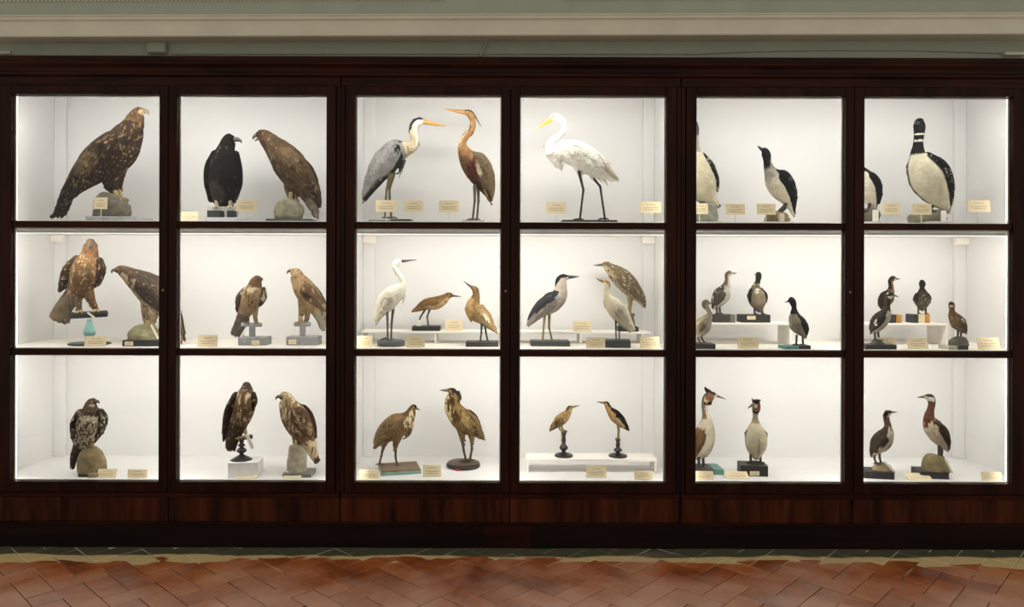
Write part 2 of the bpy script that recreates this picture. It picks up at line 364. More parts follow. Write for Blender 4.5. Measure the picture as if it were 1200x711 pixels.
# ------------------------------------------------------------------ lofts (birds, rocks, beaks, legs)
def catmull(a, sub):
    a = np.asarray(a, float); n = len(a)
    e = np.vstack([2 * a[0] - a[1], a, 2 * a[-1] - a[-2]]); out = []; idx = []
    for i in range(n - 1):
        p0, p1, p2, p3 = e[i:i + 4]
        for k in range(sub):
            t = k / sub; out.append(0.5 * (2 * p1 + (p2 - p0) * t + (2 * p0 - 5 * p1 + 4 * p2 - p3) * t * t + (3 * p1 - p0 - 3 * p2 + p3) * t ** 3)); idx.append(i + t)
    out.append(a[-1]); idx.append(n - 1.0)
    return np.array(out), np.array(idx)
def loft(nodes, nring=18, sub=5, round_ends=True, capk=1.0):
    arr = np.array([[*p, rw, rd] for p, rw, rd in nodes], float)
    s, _ = catmull(arr, sub); s[:, 3:] = np.maximum(s[:, 3:], 1e-4)
    p = s[:, :3]; T = np.gradient(p, axis=0); T /= np.linalg.norm(T, axis=1)[:, None] + 1e-12
    rings = []
    Yv = np.array([0, 1.0, 0]); prevA = None
    def ring(c, t, rw, rd):
        nonlocal prevA
        A = np.cross(t, Yv)
        if np.linalg.norm(A) < 0.15: A = prevA if prevA is not None else np.array([1.0, 0, 0])
        A = A / np.linalg.norm(A); A = A - t * np.dot(A, t); A /= np.linalg.norm(A)
        prevA = A; B = np.cross(A, t)
        th = np.linspace(0, 2 * math.pi, nring, endpoint=False)
        return c + np.outer(np.cos(th) * rw, A) + np.outer(np.sin(th) * rd, B)
    caps = ((0.55, 0.8), (0.85, 0.45)) if round_ends else ()
    m0 = min(s[0, 3], s[0, 4]) * capk; m1 = min(s[-1, 3], s[-1, 4]) * capk
    for dd, q in reversed(caps): rings.append(ring(p[0] - T[0] * m0 * dd, T[0], s[0, 3] * q, s[0, 4] * q))
    for k in range(len(p)): rings.append(ring(p[k], T[k], s[k, 3], s[k, 4]))
    for dd, q in caps: rings.append(ring(p[-1] + T[-1] * m1 * dd, T[-1], s[-1, 3] * q, s[-1, 4] * q))
    vs = [v for r in rings for v in r]; nr = len(rings); fs = []
    for i in range(nr - 1):
        for j in range(nring):
            k = (j + 1) % nring
            fs.append((i * nring + j, i * nring + k, (i + 1) * nring + k, (i + 1) * nring + j))
    c0 = len(vs); vs.append(p[0] - T[0] * m0 * (1 if round_ends else 0)); vs.append(p[-1] + T[-1] * m1 * (1 if round_ends else 0))
    for j in range(nring):
        k = (j + 1) % nring
        fs.append((c0, k, j)); fs.append((c0 + 1, (nr - 1) * nring + j, (nr - 1) * nring + k))
    return np.array(vs), fs

def _hash(i, j, k, seed):
    n = (i * 374761393 + j * 668265263 + k * 2147483647 + seed * 1274126177) & 0xffffffff
    n = ((n ^ (n >> 13)) * 1274126177) & 0xffffffff
    return ((n ^ (n >> 16)) & 0xffff) / 65535.0
def vnoise(p, scale, seed=0):
    q = np.asarray(p) * scale + 1000.0; i = np.floor(q).astype(np.int64); f = q - i; f = f * f * (3 - 2 * f)
    r = 0
    for a in (0, 1):
        for b in (0, 1):
            for c in (0, 1):
                wgt = (f[:, 0] if a else 1 - f[:, 0]) * (f[:, 1] if b else 1 - f[:, 1]) * (f[:, 2] if c else 1 - f[:, 2])
                r = r + wgt * _hash(i[:, 0] + a, i[:, 1] + b, i[:, 2] + c, seed)
    return r

def plumage_material():
    m, nt, b = new_mat('plumage'); N = nt.nodes.new; L = nt.links.new
    at = N('ShaderNodeAttribute'); at.attribute_name = 'Col'; tc = N('ShaderNodeTexCoord')
    nz = N('ShaderNodeTexNoise'); nz.inputs['Scale'].default_value = 160; nz.inputs['Detail'].default_value = 4; L(tc.outputs['Object'], nz.inputs['Vector'])
    cr = N('ShaderNodeValToRGB'); cr.color_ramp.elements[0].position = 0.3; cr.color_ramp.elements[0].color = (0.72, 0.72, 0.72, 1); cr.color_ramp.elements[1].position = 0.7; cr.color_ramp.elements[1].color = (1.0, 1.0, 1.0, 1)
    L(nz.outputs['Fac'], cr.inputs[0])
    mx = N('ShaderNodeMix'); mx.data_type = 'RGBA'; mx.blend_type = 'MULTIPLY'; mx.inputs[0].default_value = 1
    L(at.outputs['Color'], mx.inputs[6]); L(cr.outputs[0], mx.inputs[7]); L(mx.outputs[2], b.inputs['Base Color'])
    b.inputs['Roughness'].default_value = 0.72; b.inputs['Specular IOR Level'].default_value = 0.10
    bp = N('ShaderNodeBump'); bp.inputs['Strength'].default_value = 0.35; bp.inputs['Distance'].default_value = 0.003
    L(nz.outputs['Fac'], bp.inputs['Height']); L(bp.outputs[0], b.inputs['Normal'])
    return m
M_PLUM = plumage_material()
def eye_material(col):
    m, nt, b = new_mat('glass_eye'); tc = nt.nodes.new('ShaderNodeTexCoord')
    g = nt.nodes.new('ShaderNodeTexNoise'); g.inputs['Scale'].default_value = 300; nt.links.new(tc.outputs['Object'], g.inputs['Vector'])
    b.inputs['Base Color'].default_value = (*lin(col), 1); b.inputs['Roughness'].default_value = 0.08; return m
_eyes = {}

def poly_dist(px, py, pts):
    """signed distance (px): negative inside"""
    pts = np.array(pts, float); n = len(pts); inside = np.zeros(len(px), bool); dmin = np.full(len(px), 1e9)
    for i in range(n):
        x1, y1 = pts[i]; x2, y2 = pts[(i + 1) % n]
        c = ((y1 > py) != (y2 > py)); xi = (x2 - x1) * (py - y1) / ((y2 - y1) if y2 != y1 else 1e-9) + x1
        inside ^= c & (px < xi)
        ex, ey = x2 - x1, y2 - y1; t = np.clip(((px - x1) * ex + (py - y1) * ey) / (ex * ex + ey * ey + 1e-9), 0, 1)
        dmin = np.minimum(dmin, np.hypot(px - x1 - t * ex, py - y1 - t * ey))
    return np.where(inside, -dmin, dmin)

VIEW = {(c, r): ((0, 200, 405, 595, 800, 1000)[c], (90, 255, 405)[r], (3.95, 4.31, 4.065)[r]) for c in range(6) for r in range(3)}

class Trace:
    """pixel coordinates of one enlarged view of the photograph <-> the plane where the specimen stands"""
    def __init__(s, col, row, Y): s.x0, s.y0, s.k = VIEW[(col, row)]; s.Y = Y; s.m = (D + Y) / F / s.k
    def p(s, x, y, dy=0.0, Y=None):
        return P(s.x0 + x / s.k, s.y0 + y / s.k, (s.Y if Y is None else Y) + dy * s.m)
    def inv(s, pts):
        k = F / (D + s.Y); ux = pts[:, 0] * k; uy = (ZC - pts[:, 2]) * k
        c, sn = math.cos(ROLL), math.sin(ROLL); dx = ux * c - uy * sn; dy = ux * sn + uy * c
        return (dx + CX - s.x0) * s.k, (dy + CY - s.y0) * s.k

def depth_of(row, zs, yb_px):
    """depth behind the glass of a contact line seen at photograph row yb_px on a board at height zs"""
    return (ZC - zs) * F / max(yb_px - CY, 1) - D

def nodes3(T, lst, kd=0.8):
    out = []
    for n in lst:
        x, y, r = n[:3]; k = n[3] if len(n) > 3 and n[3] is not None else kd; dy = n[4] if len(n) > 4 else 0
        out.append((T.p(x, y, dy), r * T.m, r * k * T.m))
    return out

def remesh(vs, fs, voxel):
    me = bpy.data.meshes.new('tmp'); me.from_pydata([tuple(v) for v in vs], [], fs); ob = bpy.data.objects.new('tmp', me); COL.objects.link(ob)
    md = ob.modifiers.new('r', 'REMESH'); md.mode = 'VOXEL'; md.voxel_size = voxel
    ms = ob.modifiers.new('s', 'SMOOTH'); ms.factor = 0.5; ms.iterations = 3
    dg = bpy.context.evaluated_depsgraph_get(); dg.update()
    me2 = bpy.data.meshes.new_from_object(ob.evaluated_get(dg))
    n = len(me2.vertices); co = np.empty(n * 3, np.float32); me2.vertices.foreach_get('co', co); co = co.reshape(-1, 3).astype(float)
    no = np.empty(n * 3, np.float32); me2.vertices.foreach_get('normal', no); no = no.reshape(-1, 3).astype(float)
    faces = [tuple(p.vertices) for p in me2.polygons]
    bpy.data.objects.remove(ob); bpy.data.meshes.remove(me); bpy.data.meshes.remove(me2)
    return co, no, faces

def paint(T, pts, base, ops, spine_px, face, ymid, seed, wing_uv=None):
    px, py = T.inv(pts); n = len(pts); col = np.tile(lin(base), (n, 1))
    sp, idx = catmull(np.array([[a[0], a[1], a[2]] for a in spine_px], float), 8)
    d2 = (px[:, None] - sp[None, :, 0]) ** 2 + (py[:, None] - sp[None, :, 1]) ** 2
    near = d2.argmin(1); tang = np.gradient(sp[:, :2], axis=0); tang /= np.linalg.norm(tang, axis=1)[:, None] + 1e-9
    si = idx[near]; tn = tang[near]; dx = px - sp[near, 0]; dy = py - sp[near, 1]
    sg = 1 if face >= 0 else -1
    # left-hand normal of travel (image y points down): (ty, -tx)
    tt = sg * (dx * tn[:, 1] - dy * tn[:, 0]) / np.maximum(sp[near, 2], 1)
    frontness = (ymid - pts[:, 1])
    def region(op):
        k = op[0]
        if k == 'S':
            i0, i1, t0, t1 = op[1:5]; so = op[6] if len(op) > 6 else 0.15
            return np.clip((si - i0) / so + .5, 0, 1) * np.clip((i1 - si) / so + .5, 0, 1) * np.clip((tt - t0) / (so * .8) + .5, 0, 1) * np.clip((t1 - tt) / (so * .8) + .5, 0, 1)
        if k == 'E':
            cx, cy, rx, ry, an = op[1:6]; so = op[7] if len(op) > 7 else 0.2
            c, s = math.cos(R(an)), math.sin(R(an)); u = ((px - cx) * c + (py - cy) * s) / rx; v = (-(px - cx) * s + (py - cy) * c) / ry
            return np.clip((1 - np.hypot(u, v)) / so + .5, 0, 1)
        if k == 'P':
            so = op[3] if len(op) > 3 else 4
            return np.clip(-poly_dist(px, py, op[1]) / so + .5, 0, 1)
        if k == 'B':            # back side of a bird that faces the camera
            return np.clip(-frontness / 0.02 + .5, 0, 1)
        return np.ones(n)
    jit = vnoise(pts, 60, seed) - .5
    for q, op in enumerate(ops):
        k = op[0]
        if k in 'SEP':
            ci = {'S': 5, 'E': 6, 'P': 2}[k]; a = region(op); a = np.clip(a + jit * 0.5 * (a > 0.02) * (a < 0.98), 0, 1)
            col = col * (1 - a[:, None]) + lin(op[ci]) * a[:, None]
        elif k == 'B':
            a = region(op); col = col * (1 - a[:, None]) + lin(op[1]) * a[:, None]
        elif k == 'M':          # mottling: amount, scale
            z = vnoise(pts, op[2], seed + q) + .5 * vnoise(pts, op[2] * 2.3, seed + q + 7) - .75
            col = col * np.clip(1 + op[1] * 2 * z, 0.3, 2)[:, None]
        elif k == 'K':          # streaks / spots: colour, threshold, scale across, scale along (z), region
            p2 = pts * np.array([op[3], op[3], op[4]]); z = vnoise(p2, 1.0, seed + q)
            a = 0.85 * np.clip((z - op[2]) / 0.12, 0, 1) * (region(op[5]) if len(op) > 5 else 1)
            col = col * (1 - a[:, None]) + lin(op[1]) * a[:, None]
    col = np.clip(col, 0.0, 1.0) ** 1.14; g = col @ np.array([.25, .6, .15]); col = col * .88 + g[:, None] * .12
    return col, si

def feathers(name, parent, org, co, no, cols, T, si, nmax, flow, count, length, lift, seed, vary, pale, mat):
    """small overlapping contour feathers standing off the skin"""
    rs = np.random.RandomState(seed); ok = np.where(si < nmax)[0]
    if len(ok) == 0 or count == 0: return
    pick = rs.choice(ok, count); V, Fc, C = [], [], []
    for i in pick:
        n = no[i]; d = flow[i] - n * np.dot(flow[i], n); l = np.linalg.norm(d)
        if l < 1e-3: continue
        d = d / l; d = d + rs.normal(0, 0.18, 3); d -= n * np.dot(d, n); d /= np.linalg.norm(d)
        s = np.cross(n, d); Lh = length * rs.uniform(0.7, 1.3); wd = Lh * 0.26; b = co[i] - n * 0.0015; h = lift * rs.uniform(0.4, 1.3)
        k = len(V)
        V += [b, b + d * Lh * .45 + s * wd + n * h * .35, b + d * Lh * .55 + n * h * .95, b + d * Lh * .45 - s * wd + n * h * .35,
              b + d * Lh * .85 + s * wd * .7 + n * h * .6, b + d * Lh + n * h * .8, b + d * Lh * .85 - s * wd * .7 + n * h * .6]
        Fc += [(k, k + 1, k + 2), (k, k + 2, k + 3), (k + 1, k + 4, k + 5, k + 2), (k + 2, k + 5, k + 6, k + 3)]
        f = np.clip(1 + rs.normal(0, vary), 0.45, 1.8); c = np.clip(cols[i] * f, 0, 1)
        if pale is not None and rs.rand() < pale[1]: c = c * .45 + lin(pale[0]) * .55
        C += [c * .9] * 4 + [np.clip(c * 1.12, 0, 1)] * 3
    o = mesh_obj(name, np.array(V) - org, Fc, mat, parent, True, C); o['kind'] = 'stuff'
    return o

def make_wing(T, body_bvh, wn, side, ymid, nu=48, nv=19):
    """a folded wing lying on the flank, following the body's surface; returns outer-surface grid mesh (closed)"""
    s, _ = catmull(np.array([[a[0], a[1], a[2]] for a in wn], float), max(2, nu // (len(wn) - 1)))
    tg = np.gradient(s[:, :2], axis=0); tg /= np.linalg.norm(tg, axis=1)[:, None] + 1e-9
    n = len(s); vv = np.linspace(-1, 1, nv); G = np.zeros((n, nv, 3)); last = None
    for i in range(n):
        u = i / (n - 1); row = []
        r = max(s[i, 2], 1.0) * min(1, 0.35 + 4.5 * u); ease = min(1, u / 0.22); ease = ease * ease * (3 - 2 * ease)
        for v in vv:
            ser = 1 + (0.05 * ((u * 7) % 1.0) * abs(v) if u > 0.35 else 0)
            x = s[i, 0] - tg[i, 1] * r * v * ser; y = s[i, 1] + tg[i, 0] * r * v * ser
            q = T.p(x, y); hit = body_bvh.ray_cast(Vector((q.x, ymid + side * 1.0, q.z)), Vector((0, -side, 0)))
            row.append((q, (abs(hit[0].y - ymid) if hit[0] is not None else None)))
        mids = [h for _, h in row if h is not None]
        c = max(mids) if mids else (last * 0.93 if last is not None else 0.01)
        if last is not None: c = last * .5 + c * .5
        last = c
        for j, v in enumerate(vv):
            q, h = row[j]; drop = c - 0.42 * r * T.m * v * v
            lat = max(h if h is not None else 0, drop, 0.004)
            ridge = 0.0012 * math.cos(v * 9 + u * 2) if u > 0.3 else 0
            G[i, j] = (q.x, ymid + side * (lat - 0.004 * (1 - ease) + 0.0012 + (0.05 * r * T.m + 0.003) * (1 - v * v) * ease + ridge * ease), q.z)
    V = []; Fc = []
    for lay in (0, 1):
        for i in range(n):
            for j in range(nv):
                p = G[i, j].copy()
                if lay: p[1] -= side * (0.004 + 0.10 * s[i, 2] * T.m * (1 - vv[j] ** 2))
                V.append(p)
    idf = lambda l, i, j: l * n * nv + i * nv + j
    for i in range(n - 1):
        for j in range(nv - 1):
            a = (idf(0, i, j), idf(0, i + 1, j), idf(0, i + 1, j + 1), idf(0, i, j + 1)); b = (idf(1, i, j), idf(1, i, j + 1), idf(1, i + 1, j + 1), idf(1, i + 1, j))
            Fc += [a, b] if side < 0 else [a[::-1], b[::-1]]
    for i in range(n - 1):
        Fc += [(idf(0, i, 0), idf(1, i, 0), idf(1, i + 1, 0), idf(0, i + 1, 0)), (idf(0, i, nv - 1), idf(0, i + 1, nv - 1), idf(1, i + 1, nv - 1), idf(1, i, nv - 1))]
    for j in range(nv - 1):
        Fc += [(idf(0, 0, j), idf(0, 0, j + 1), idf(1, 0, j + 1), idf(1, 0, j)), (idf(0, n - 1, j), idf(1, n - 1, j), idf(1, n - 1, j + 1), idf(0, n - 1, j + 1))]
    uv = np.array([[i / (n - 1), v] for _ in (0, 1) for i in range(n) for v in vv])
    return np.array(V), Fc, uv, s

def feather_lines(cols, uv, amt, seed):
    """narrow darker joints between the flight feathers and rows of coverts"""
    u, v = uv[:, 0], uv[:, 1]
    a = np.abs(((v * 3.2 + u * 1.5) % 1.0) - .5) * 2
    row = np.abs(((u * 9) % 1.0) - .5) * 2
    k = np.where(u > 0.45, a, row); k = 1 - amt * np.clip((k - .55) / .45, 0, 1)
    return cols * k[:, None]

# ------------------------------------------------------------------ stands
def rel(pts, org): return np.asarray(pts) - np.array(org)
def slab(B, x0, x1, yt, yb=None, depth=0.12, col='#2a2826', name='base', off=0, rough=0.55, bev=0.002, rot=0):
    T, org, zs = B['T'], B['org'], B['zs']
    Yf = T.Y - depth / 2 + off
    a, b = T.p(x0, yt, Y=Yf), T.p(x1, yt, Y=Yf); z1 = (a.z + b.z) / 2
    z0 = zs if yb is None else T.p((x0 + x1) / 2, yb, Y=Yf).z
    z0 = max(z0, zs)
    if z1 < z0 + 0.008: z1 = z0 + 0.008
    bm = bmesh.new(); xm, hw = (a.x + b.x) / 2, (b.x - a.x) / 2
    bbox(bm, -hw, hw, -depth / 2, depth / 2, z0 - org[2], z1 - org[2], bev)
    o = bm_obj(name, bm, cmat(col, rough), B['root']); o.location = (xm - org[0], T.Y + off - org[1], 0); o.rotation_euler = (0, 0, R(rot))
    return o
def disc(B, cx, yt, rx, yb=None, col='#242220', name='base', rough=0.45, prof=None):
    T, org, zs = B['T'], B['org'], B['zs']
    c = T.p(cx, yt); r = rx * T.m; z0 = zs if yb is None else T.p(cx, yb).z
    pf = [(0, c.z), (r * .93, c.z), (r, c.z - .004), (r, z0 + .003), (r * .97, z0), (0, z0)]
    return lathe(B, c, pf, col, name, rough)
def lathe(B, c, pf, col, name, rough=0.4, seg=28):
    org = B['org']; vs, fs = [], []
    for i in range(seg):
        a = 2 * math.pi * i / seg
        for r, z in pf: vs.append((math.cos(a) * r, math.sin(a) * r, z - org[2]))
    n = len(pf)
    for i in range(seg):
        k = (i + 1) % seg
        for j in range(n - 1): fs.append((i * n + j, k * n + j, k * n + j + 1, i * n + j + 1))
    bm = bmesh.new(); V = [bm.verts.new(v) for v in vs]
    for f in fs: bm.faces.new([V[q] for q in f])
    bmesh.ops.remove_doubles(bm, verts=bm.verts, dist=1e-5)
    o = bm_obj(name, bm, cmat(col, rough), B['root'], True); o.location = (c.x - org[0], c.y - org[1], 0); return o
def turned(B, cx, prof, col='#181615', name='pedestal', rough=0.35):
    """prof: (radius, y) in view pixels from the top down; the last y is set on the board"""
    T = B['T']; c = T.p(cx, prof[0][1]); pf = [(0, T.p(cx, prof[0][1]).z)]
    s, _ = catmull(np.array(prof, float), 3)
    for r, y in s: pf.append((max(r, 1) * T.m, T.p(cx, y).z))
    low = B.get('low', B['zs'])
    if B.get('snap', True): pf[-1] = (pf[-1][0], low)
    pf.append((0, pf[-1][1]))
    return lathe(B, c, pf, col, name, rough)
def rock(B, nodes, col='#6d675c', name='rock', rough=0.9, seed=1, amp=0.10, kd=0.8, snap=True):
    T, org = B['T'], B['org']; nd = nodes3(T, nodes, kd)
    vs, fs = loft(nd, 22, 5, True, 0.3)
    c = vs.mean(0); sz = max(n[1] for n in nd)
    d = (vnoise(vs, 1.6 / sz, seed) - .5) * 2 * amp * sz + (vnoise(vs, 5 / sz, seed + 3) - .5) * amp * .7 * sz
    out = vs - np.array([[c[0], c[1], z] for z in vs[:, 2]]); out /= np.linalg.norm(out, axis=1)[:, None] + 1e-9
    vs = vs + out * d[:, None]
    if snap: vs[:, 2] = np.maximum(vs[:, 2], B.get('low', B['zs']))
    return mesh_obj(name, rel(vs, org), fs, cmat(col, rough, 0.3, 26, bump=0.6), B['root'], True)
def bar(B, x0, y0, x1, y1, r, col, name='perch', dy=0):
    T = B['T']; vs, fs = loft([(T.p(x0, y0, dy), r * T.m, r * T.m), (T.p((x0 + x1) / 2, (y0 + y1) / 2, dy), r * T.m, r * T.m), (T.p(x1, y1, dy), r * T.m, r * T.m)], 14, 3, False)
    return mesh_obj(name, rel(vs, B['org']), fs, cmat(col, 0.5), B['root'], True)
def plaque(B, x0, x1, y0, y1, depth, col='#c9b183', off=0, name='plaque'):
    T, org = B['T'], B['org']; Yf = T.Y + off - depth / 2 - 0.0015
    a, b = T.p(x0, y1, Y=Yf), T.p(x1, y0, Y=Yf); z0 = max(a.z, B['zs'] + .002)
    bm = bmesh.new(); bbox(bm, a.x - org[0], b.x - org[0], Yf - org[1] - .0015, Yf - org[1] + .0015, z0 - org[2], max(b.z, z0 + .01) - org[2])
    return bm_obj(name, bm, M_PRINT, B['root'])
def paper_tag(B, x0, y0, x1, y1, wpx, dy=-30, name='paper_tag'):
    T = B['T']; a, b = T.p(x0, y0, dy), T.p(x1, y1, dy); d = (b - a).normalized(); s = d.cross(Vector((0, 1, 0))).normalized() * wpx * T.m / 2
    n = Vector((0, .0008, 0)); q = [a - s, a + s, b + s, b - s]; V = [v - n for v in q] + [v + n for v in q]
    return mesh_obj(name, [v - Vector(B['org']) for v in V], [(0, 1, 2, 3), (7, 6, 5, 4), (0, 4, 5, 1), (1, 5, 6, 2), (2, 6, 7, 3), (3, 7, 4, 0)], cmat('#e9e4d6', .8, .05), B['root'])

def print_material():
    m, nt, b = new_mat('printed_card'); N = nt.nodes.new; L = nt.links.new
    tc = N('ShaderNodeTexCoord'); sp = N('ShaderNodeSeparateXYZ'); L(tc.outputs['Generated'], sp.inputs[0])
    nz = N('ShaderNodeTexNoise'); nz.inputs['Scale'].default_value = 1; nz.inputs['Detail'].default_value = 1
    mp = N('ShaderNodeMapping'); mp.inputs['Scale'].default_value = (26, 0, 9); L(tc.outputs['Generated'], mp.inputs[0]); L(mp.outputs[0], nz.inputs['Vector'])
    def M(op, *a):
        n = N('ShaderNodeMath'); n.operation = op
        for i, v in enumerate(a):
            if hasattr(v, 'default_value') or hasattr(v, 'is_linked'): L(v, n.inputs[i])
            else: n.inputs[i].default_value = v
        return n.outputs[0]
    tot = None
    for z, hw in ((0.74, 0.2), (0.47, 0.36), (0.28, 0.33)):
        a = M('LESS_THAN', M('ABSOLUTE', M('SUBTRACT', sp.outputs['Z'], z)), 0.045)
        c = M('LESS_THAN', M('ABSOLUTE', M('SUBTRACT', sp.outputs['X'], 0.5)), hw)
        t = M('MULTIPLY', a, c); tot = t if tot is None else M('ADD', tot, t)
    tot = M('MULTIPLY', tot, M('GREATER_THAN', nz.outputs['Fac'], 0.44)); tot = M('MULTIPLY', tot, 0.55)
    mx = N('ShaderNodeMix'); mx.data_type = 'RGBA'; L(tot, mx.inputs[0]); mx.inputs[6].default_value = (*lin('#e9d8b2'), 1); mx.inputs[7].default_value = (*lin('#6b5536'), 1)
    L(mx.outputs[2], b.inputs['Base Color']); b.inputs['Roughness'].default_value = 0.75
    return m
M_PRINT = print_material()

# ------------------------------------------------------------------ birds
def make_bird(label, col, row, spine, base_col, face=1, Y=0.26, zs=None, kd=0.78, wing=None, wing_col=None, wing_ops=(), fwings=(), extras=(), ops=(),
              beak=(), beak_col='#3a352c', eye=None, eye_col='#1a120a', legs=(), leg_col='#4a4232', leg_dy=14, leg_r=4.0, toe=22, stand=None,
              fcount=260, flen=0.026, flift=0.004, fvary=0.16, pale=None, lines=0.25, seed=1, group='mounted birds in the display cabinets', low=None, voxel=None, plumes=(), plume_col='#222222', name='mounted_bird', toes=True):
    zs = SHELF[row] if zs is None else zs
    T = Trace(col, row, Y)
    xs = [n[0] for n in spine]
    foot = T.p(sum(l[-1][0] for l in legs) / len(legs), legs[0][-1][1]) if legs else T.p(sum(xs) / len(xs), max(n[1] for n in spine))
    org = np.array([foot.x, Y, zs])
    root = empty(name, tuple(org)); tag(root, label, 'bird', group)
    B = dict(T=T, org=org, zs=zs, root=root)
    if low is not None: B['low'] = low
    V, Fc = [], []; 
    def addl(nd, k):
        vs, fs = loft(nd, 20, 6); b = sum(len(v) for v in V); V.append(vs); Fc.extend([tuple(i + b for i in f) for f in fs])
    addl(nodes3(T, spine, kd), kd)
    for e in extras: addl(nodes3(T, e, kd), kd)
    VV = np.vstack(V); ext = np.ptp(VV, axis=0).max()
    co, no, fs = remesh(VV, Fc, voxel or max(0.0026, ext / 190))
    ymid = Y
    cols, si = paint(T, co, base_col, list(ops), spine, face, ymid, seed)
    # ruffle the skin slightly
    co2 = co + no * ((vnoise(co, 55, seed + 2) - .5) * 0.0035)[:, None]
    body = mesh_obj('body', rel(co2, org), fs, M_PLUM, root, True, cols)
    bvh = BVHTree.FromPolygons([Vector(v) for v in co], fs)
    sp, idx = catmull(np.array([list(T.p(a[0], a[1], a[4] if len(a) > 4 else 0)) for a in spine]), 8); tg = -np.gradient(sp, axis=0); tg /= np.linalg.norm(tg, axis=1)[:, None]
    d2 = ((co[:, None, ::2] - sp[None, :, ::2]) ** 2).sum(2); flow = tg[d2.argmin(1)]
    if fcount: feathers('plumage', body, org, co, no, cols, T, si, len(spine) - 3.2, flow, int(fcount * 1.7), flen * .72, flift * .5, seed, fvary, pale, M_PLUM)
    # wings
    wlist = []
    if wing:
        for side in (-1, 1):
            wv, wf, uv, ws = make_wing(T, bvh, wing, side, ymid)
            wlist.append((wv, wf, uv))
    for fw in fwings:
        vs, f = loft(nodes3(T, fw, 1.2), 32, 14)
        k = len(vs); uv = np.column_stack([np.clip((np.arange(k) // 32) / (k / 32), 0, 1), np.sin(np.arange(k) % 32 / 32 * 2 * math.pi)])
        wlist.append((vs, f, uv))
    for wv, wf, uv in wlist:
        wc, _ = paint(T, wv, wing_col or base_col, list(wing_ops), [(a[0], a[1], a[2]) for a in (wing or fwings[0])], face, ymid, seed + 11)
        wc = feather_lines(wc, uv, lines, seed)
        wo = mesh_obj('wing', rel(wv, org), wf, M_PLUM, root, True, wc)
        if fcount:
            me = wo.data; nn = np.empty(len(wv) * 3, np.float32); me.vertices.foreach_get('normal', nn); nn = nn.reshape(-1, 3).astype(float)
            half = len(wv) // 2 if wing else len(wv)
            wn = np.array([list(T.p(a[0], a[1])) for a in (wing or fwings[0])]); fl = wn[-1] - wn[0]; fl /= np.linalg.norm(fl)
            keep = np.where((uv[:half, 0] < 0.7) & (uv[:half, 0] > 0.12) & (np.abs(uv[:half, 1]) < (0.72 if wing else 2)))[0]
            feathers('coverts', wo, org, wv[keep], nn[keep], wc[keep], T, np.zeros(len(keep)), 1, np.tile(fl, (len(keep), 1)), fcount // 2, flen * .85, flift * .4, seed + 5, fvary, pale, M_PLUM)
    # beak(s)
    for bk in ([beak] if beak and not isinstance(beak[0][0], (list, tuple)) else beak):
        vs, f = loft(nodes3(T, bk, 0.75), 12, 4); mesh_obj('beak', rel(vs, org), f, cmat(beak_col, 0.4, 0.15, 60), body, True)
    for pm in plumes:
        vs, f = loft(nodes3(T, pm, 0.6), 8, 5); mesh_obj('plume', rel(vs, org), f, cmat(plume_col, 0.7, 0.15, 60), body, True)
    # eyes
    if eye:
        ex, ey, er = eye[:3]; mode = eye[3] if len(eye) > 3 else 'side'
        if eye_col not in _eyes: _eyes[eye_col] = eye_material(eye_col)
        q = T.p(ex, ey)
        spots = []
        if mode == 'side':
            for side in (-1, 1):
                h = bvh.ray_cast(Vector((q.x, ymid + side, q.z)), Vector((0, -side, 0)))
                if h[0] is not None: spots.append(h[0])
        else:
            for xx in (ex, eye[4]):
                qq = T.p(xx, ey); h = bvh.ray_cast(Vector((qq.x, ymid - 1, qq.z)), Vector((0, 1, 0)))
                if h[0] is not None: spots.append(h[0])
        for s_ in spots:
            bm = bmesh.new(); bmesh.ops.create_uvsphere(bm, u_segments=12, v_segments=8, radius=er * T.m, matrix=Matrix.Translation(s_ - Vector(org)))
            bm_obj('eye', bm, _eyes[eye_col], body, True)
    # legs with toes
    for k, lg in enumerate(legs):
        dyy = leg_dy * (-1 if k % 2 == 0 else 1) if face != 0 else 0
        pts = [(T.p(a[0], a[1], dyy + (a[3] if len(a) > 3 else 0)), (a[2] if len(a) > 2 else leg_r) * T.m) for a in lg]
        nd = []
        for q, (p, r) in enumerate(pts):       # straight bones, slightly thicker joints
            kk = 1.25 if 0 < q < len(pts) - 1 else 1; nd.append((p, r * kk, r * kk))
            if q < len(pts) - 1:
                p2, r2 = pts[q + 1]
                for t in (.18, .5, .82): nd.append((p.lerp(p2, t), r + (r2 - r) * t, r + (r2 - r) * t))
        vs, f = loft(nd, 10, 2); LV = [vs]; LF = list(f); nb = len(vs)
        if toes:
            ft = pts[-1][0]; fw = Vector((face, 0, 0)) if face != 0 else Vector((0, -1, 0)); tl = toe * T.m; rr = pts[-1][1]
            for an, ll in ((-38, .95), (0, 1.1), (38, .95), (180, .6)):
                dr = Matrix.Rotation(R(an), 3, 'Z') @ fw
                tv, tf = loft([(ft, rr * .8, rr * .8), (ft + dr * tl * ll * .5 + Vector((0, 0, rr * .5)), rr * .65, rr * .65), (ft + dr * tl * ll - Vector((0, 0, rr * .5)), rr * .35, rr * .35)], 8, 3)
                LV.append(tv); LF += [tuple(i + nb for i in q) for q in tf]; nb += len(tv)
        mesh_obj('leg', rel(np.vstack(LV), org), LF, cmat(leg_col, 0.55, 0.2, 80), root, True)
    if stand: stand(B)
    return root
exec_birds = []

def dep(col, row, yb, xz=400, depth=0.12, lo=0.075, hi=0.5, zs=None):
    """depth of a stand from where its front foot meets the board (view pixels)"""
    x0, y0, k = VIEW[(col, row)]; px, py = x0 + xz / k, y0 + yb / k
    py_u = -(px - CX) * math.sin(ROLL) + (py - CY) * math.cos(ROLL) + CY
    return min(max(depth_of(row, SHELF[row] if zs is None else zs, py_u) + depth / 2, lo), hi)

BLK, GRY = '#211f1d', '#8b8b89'
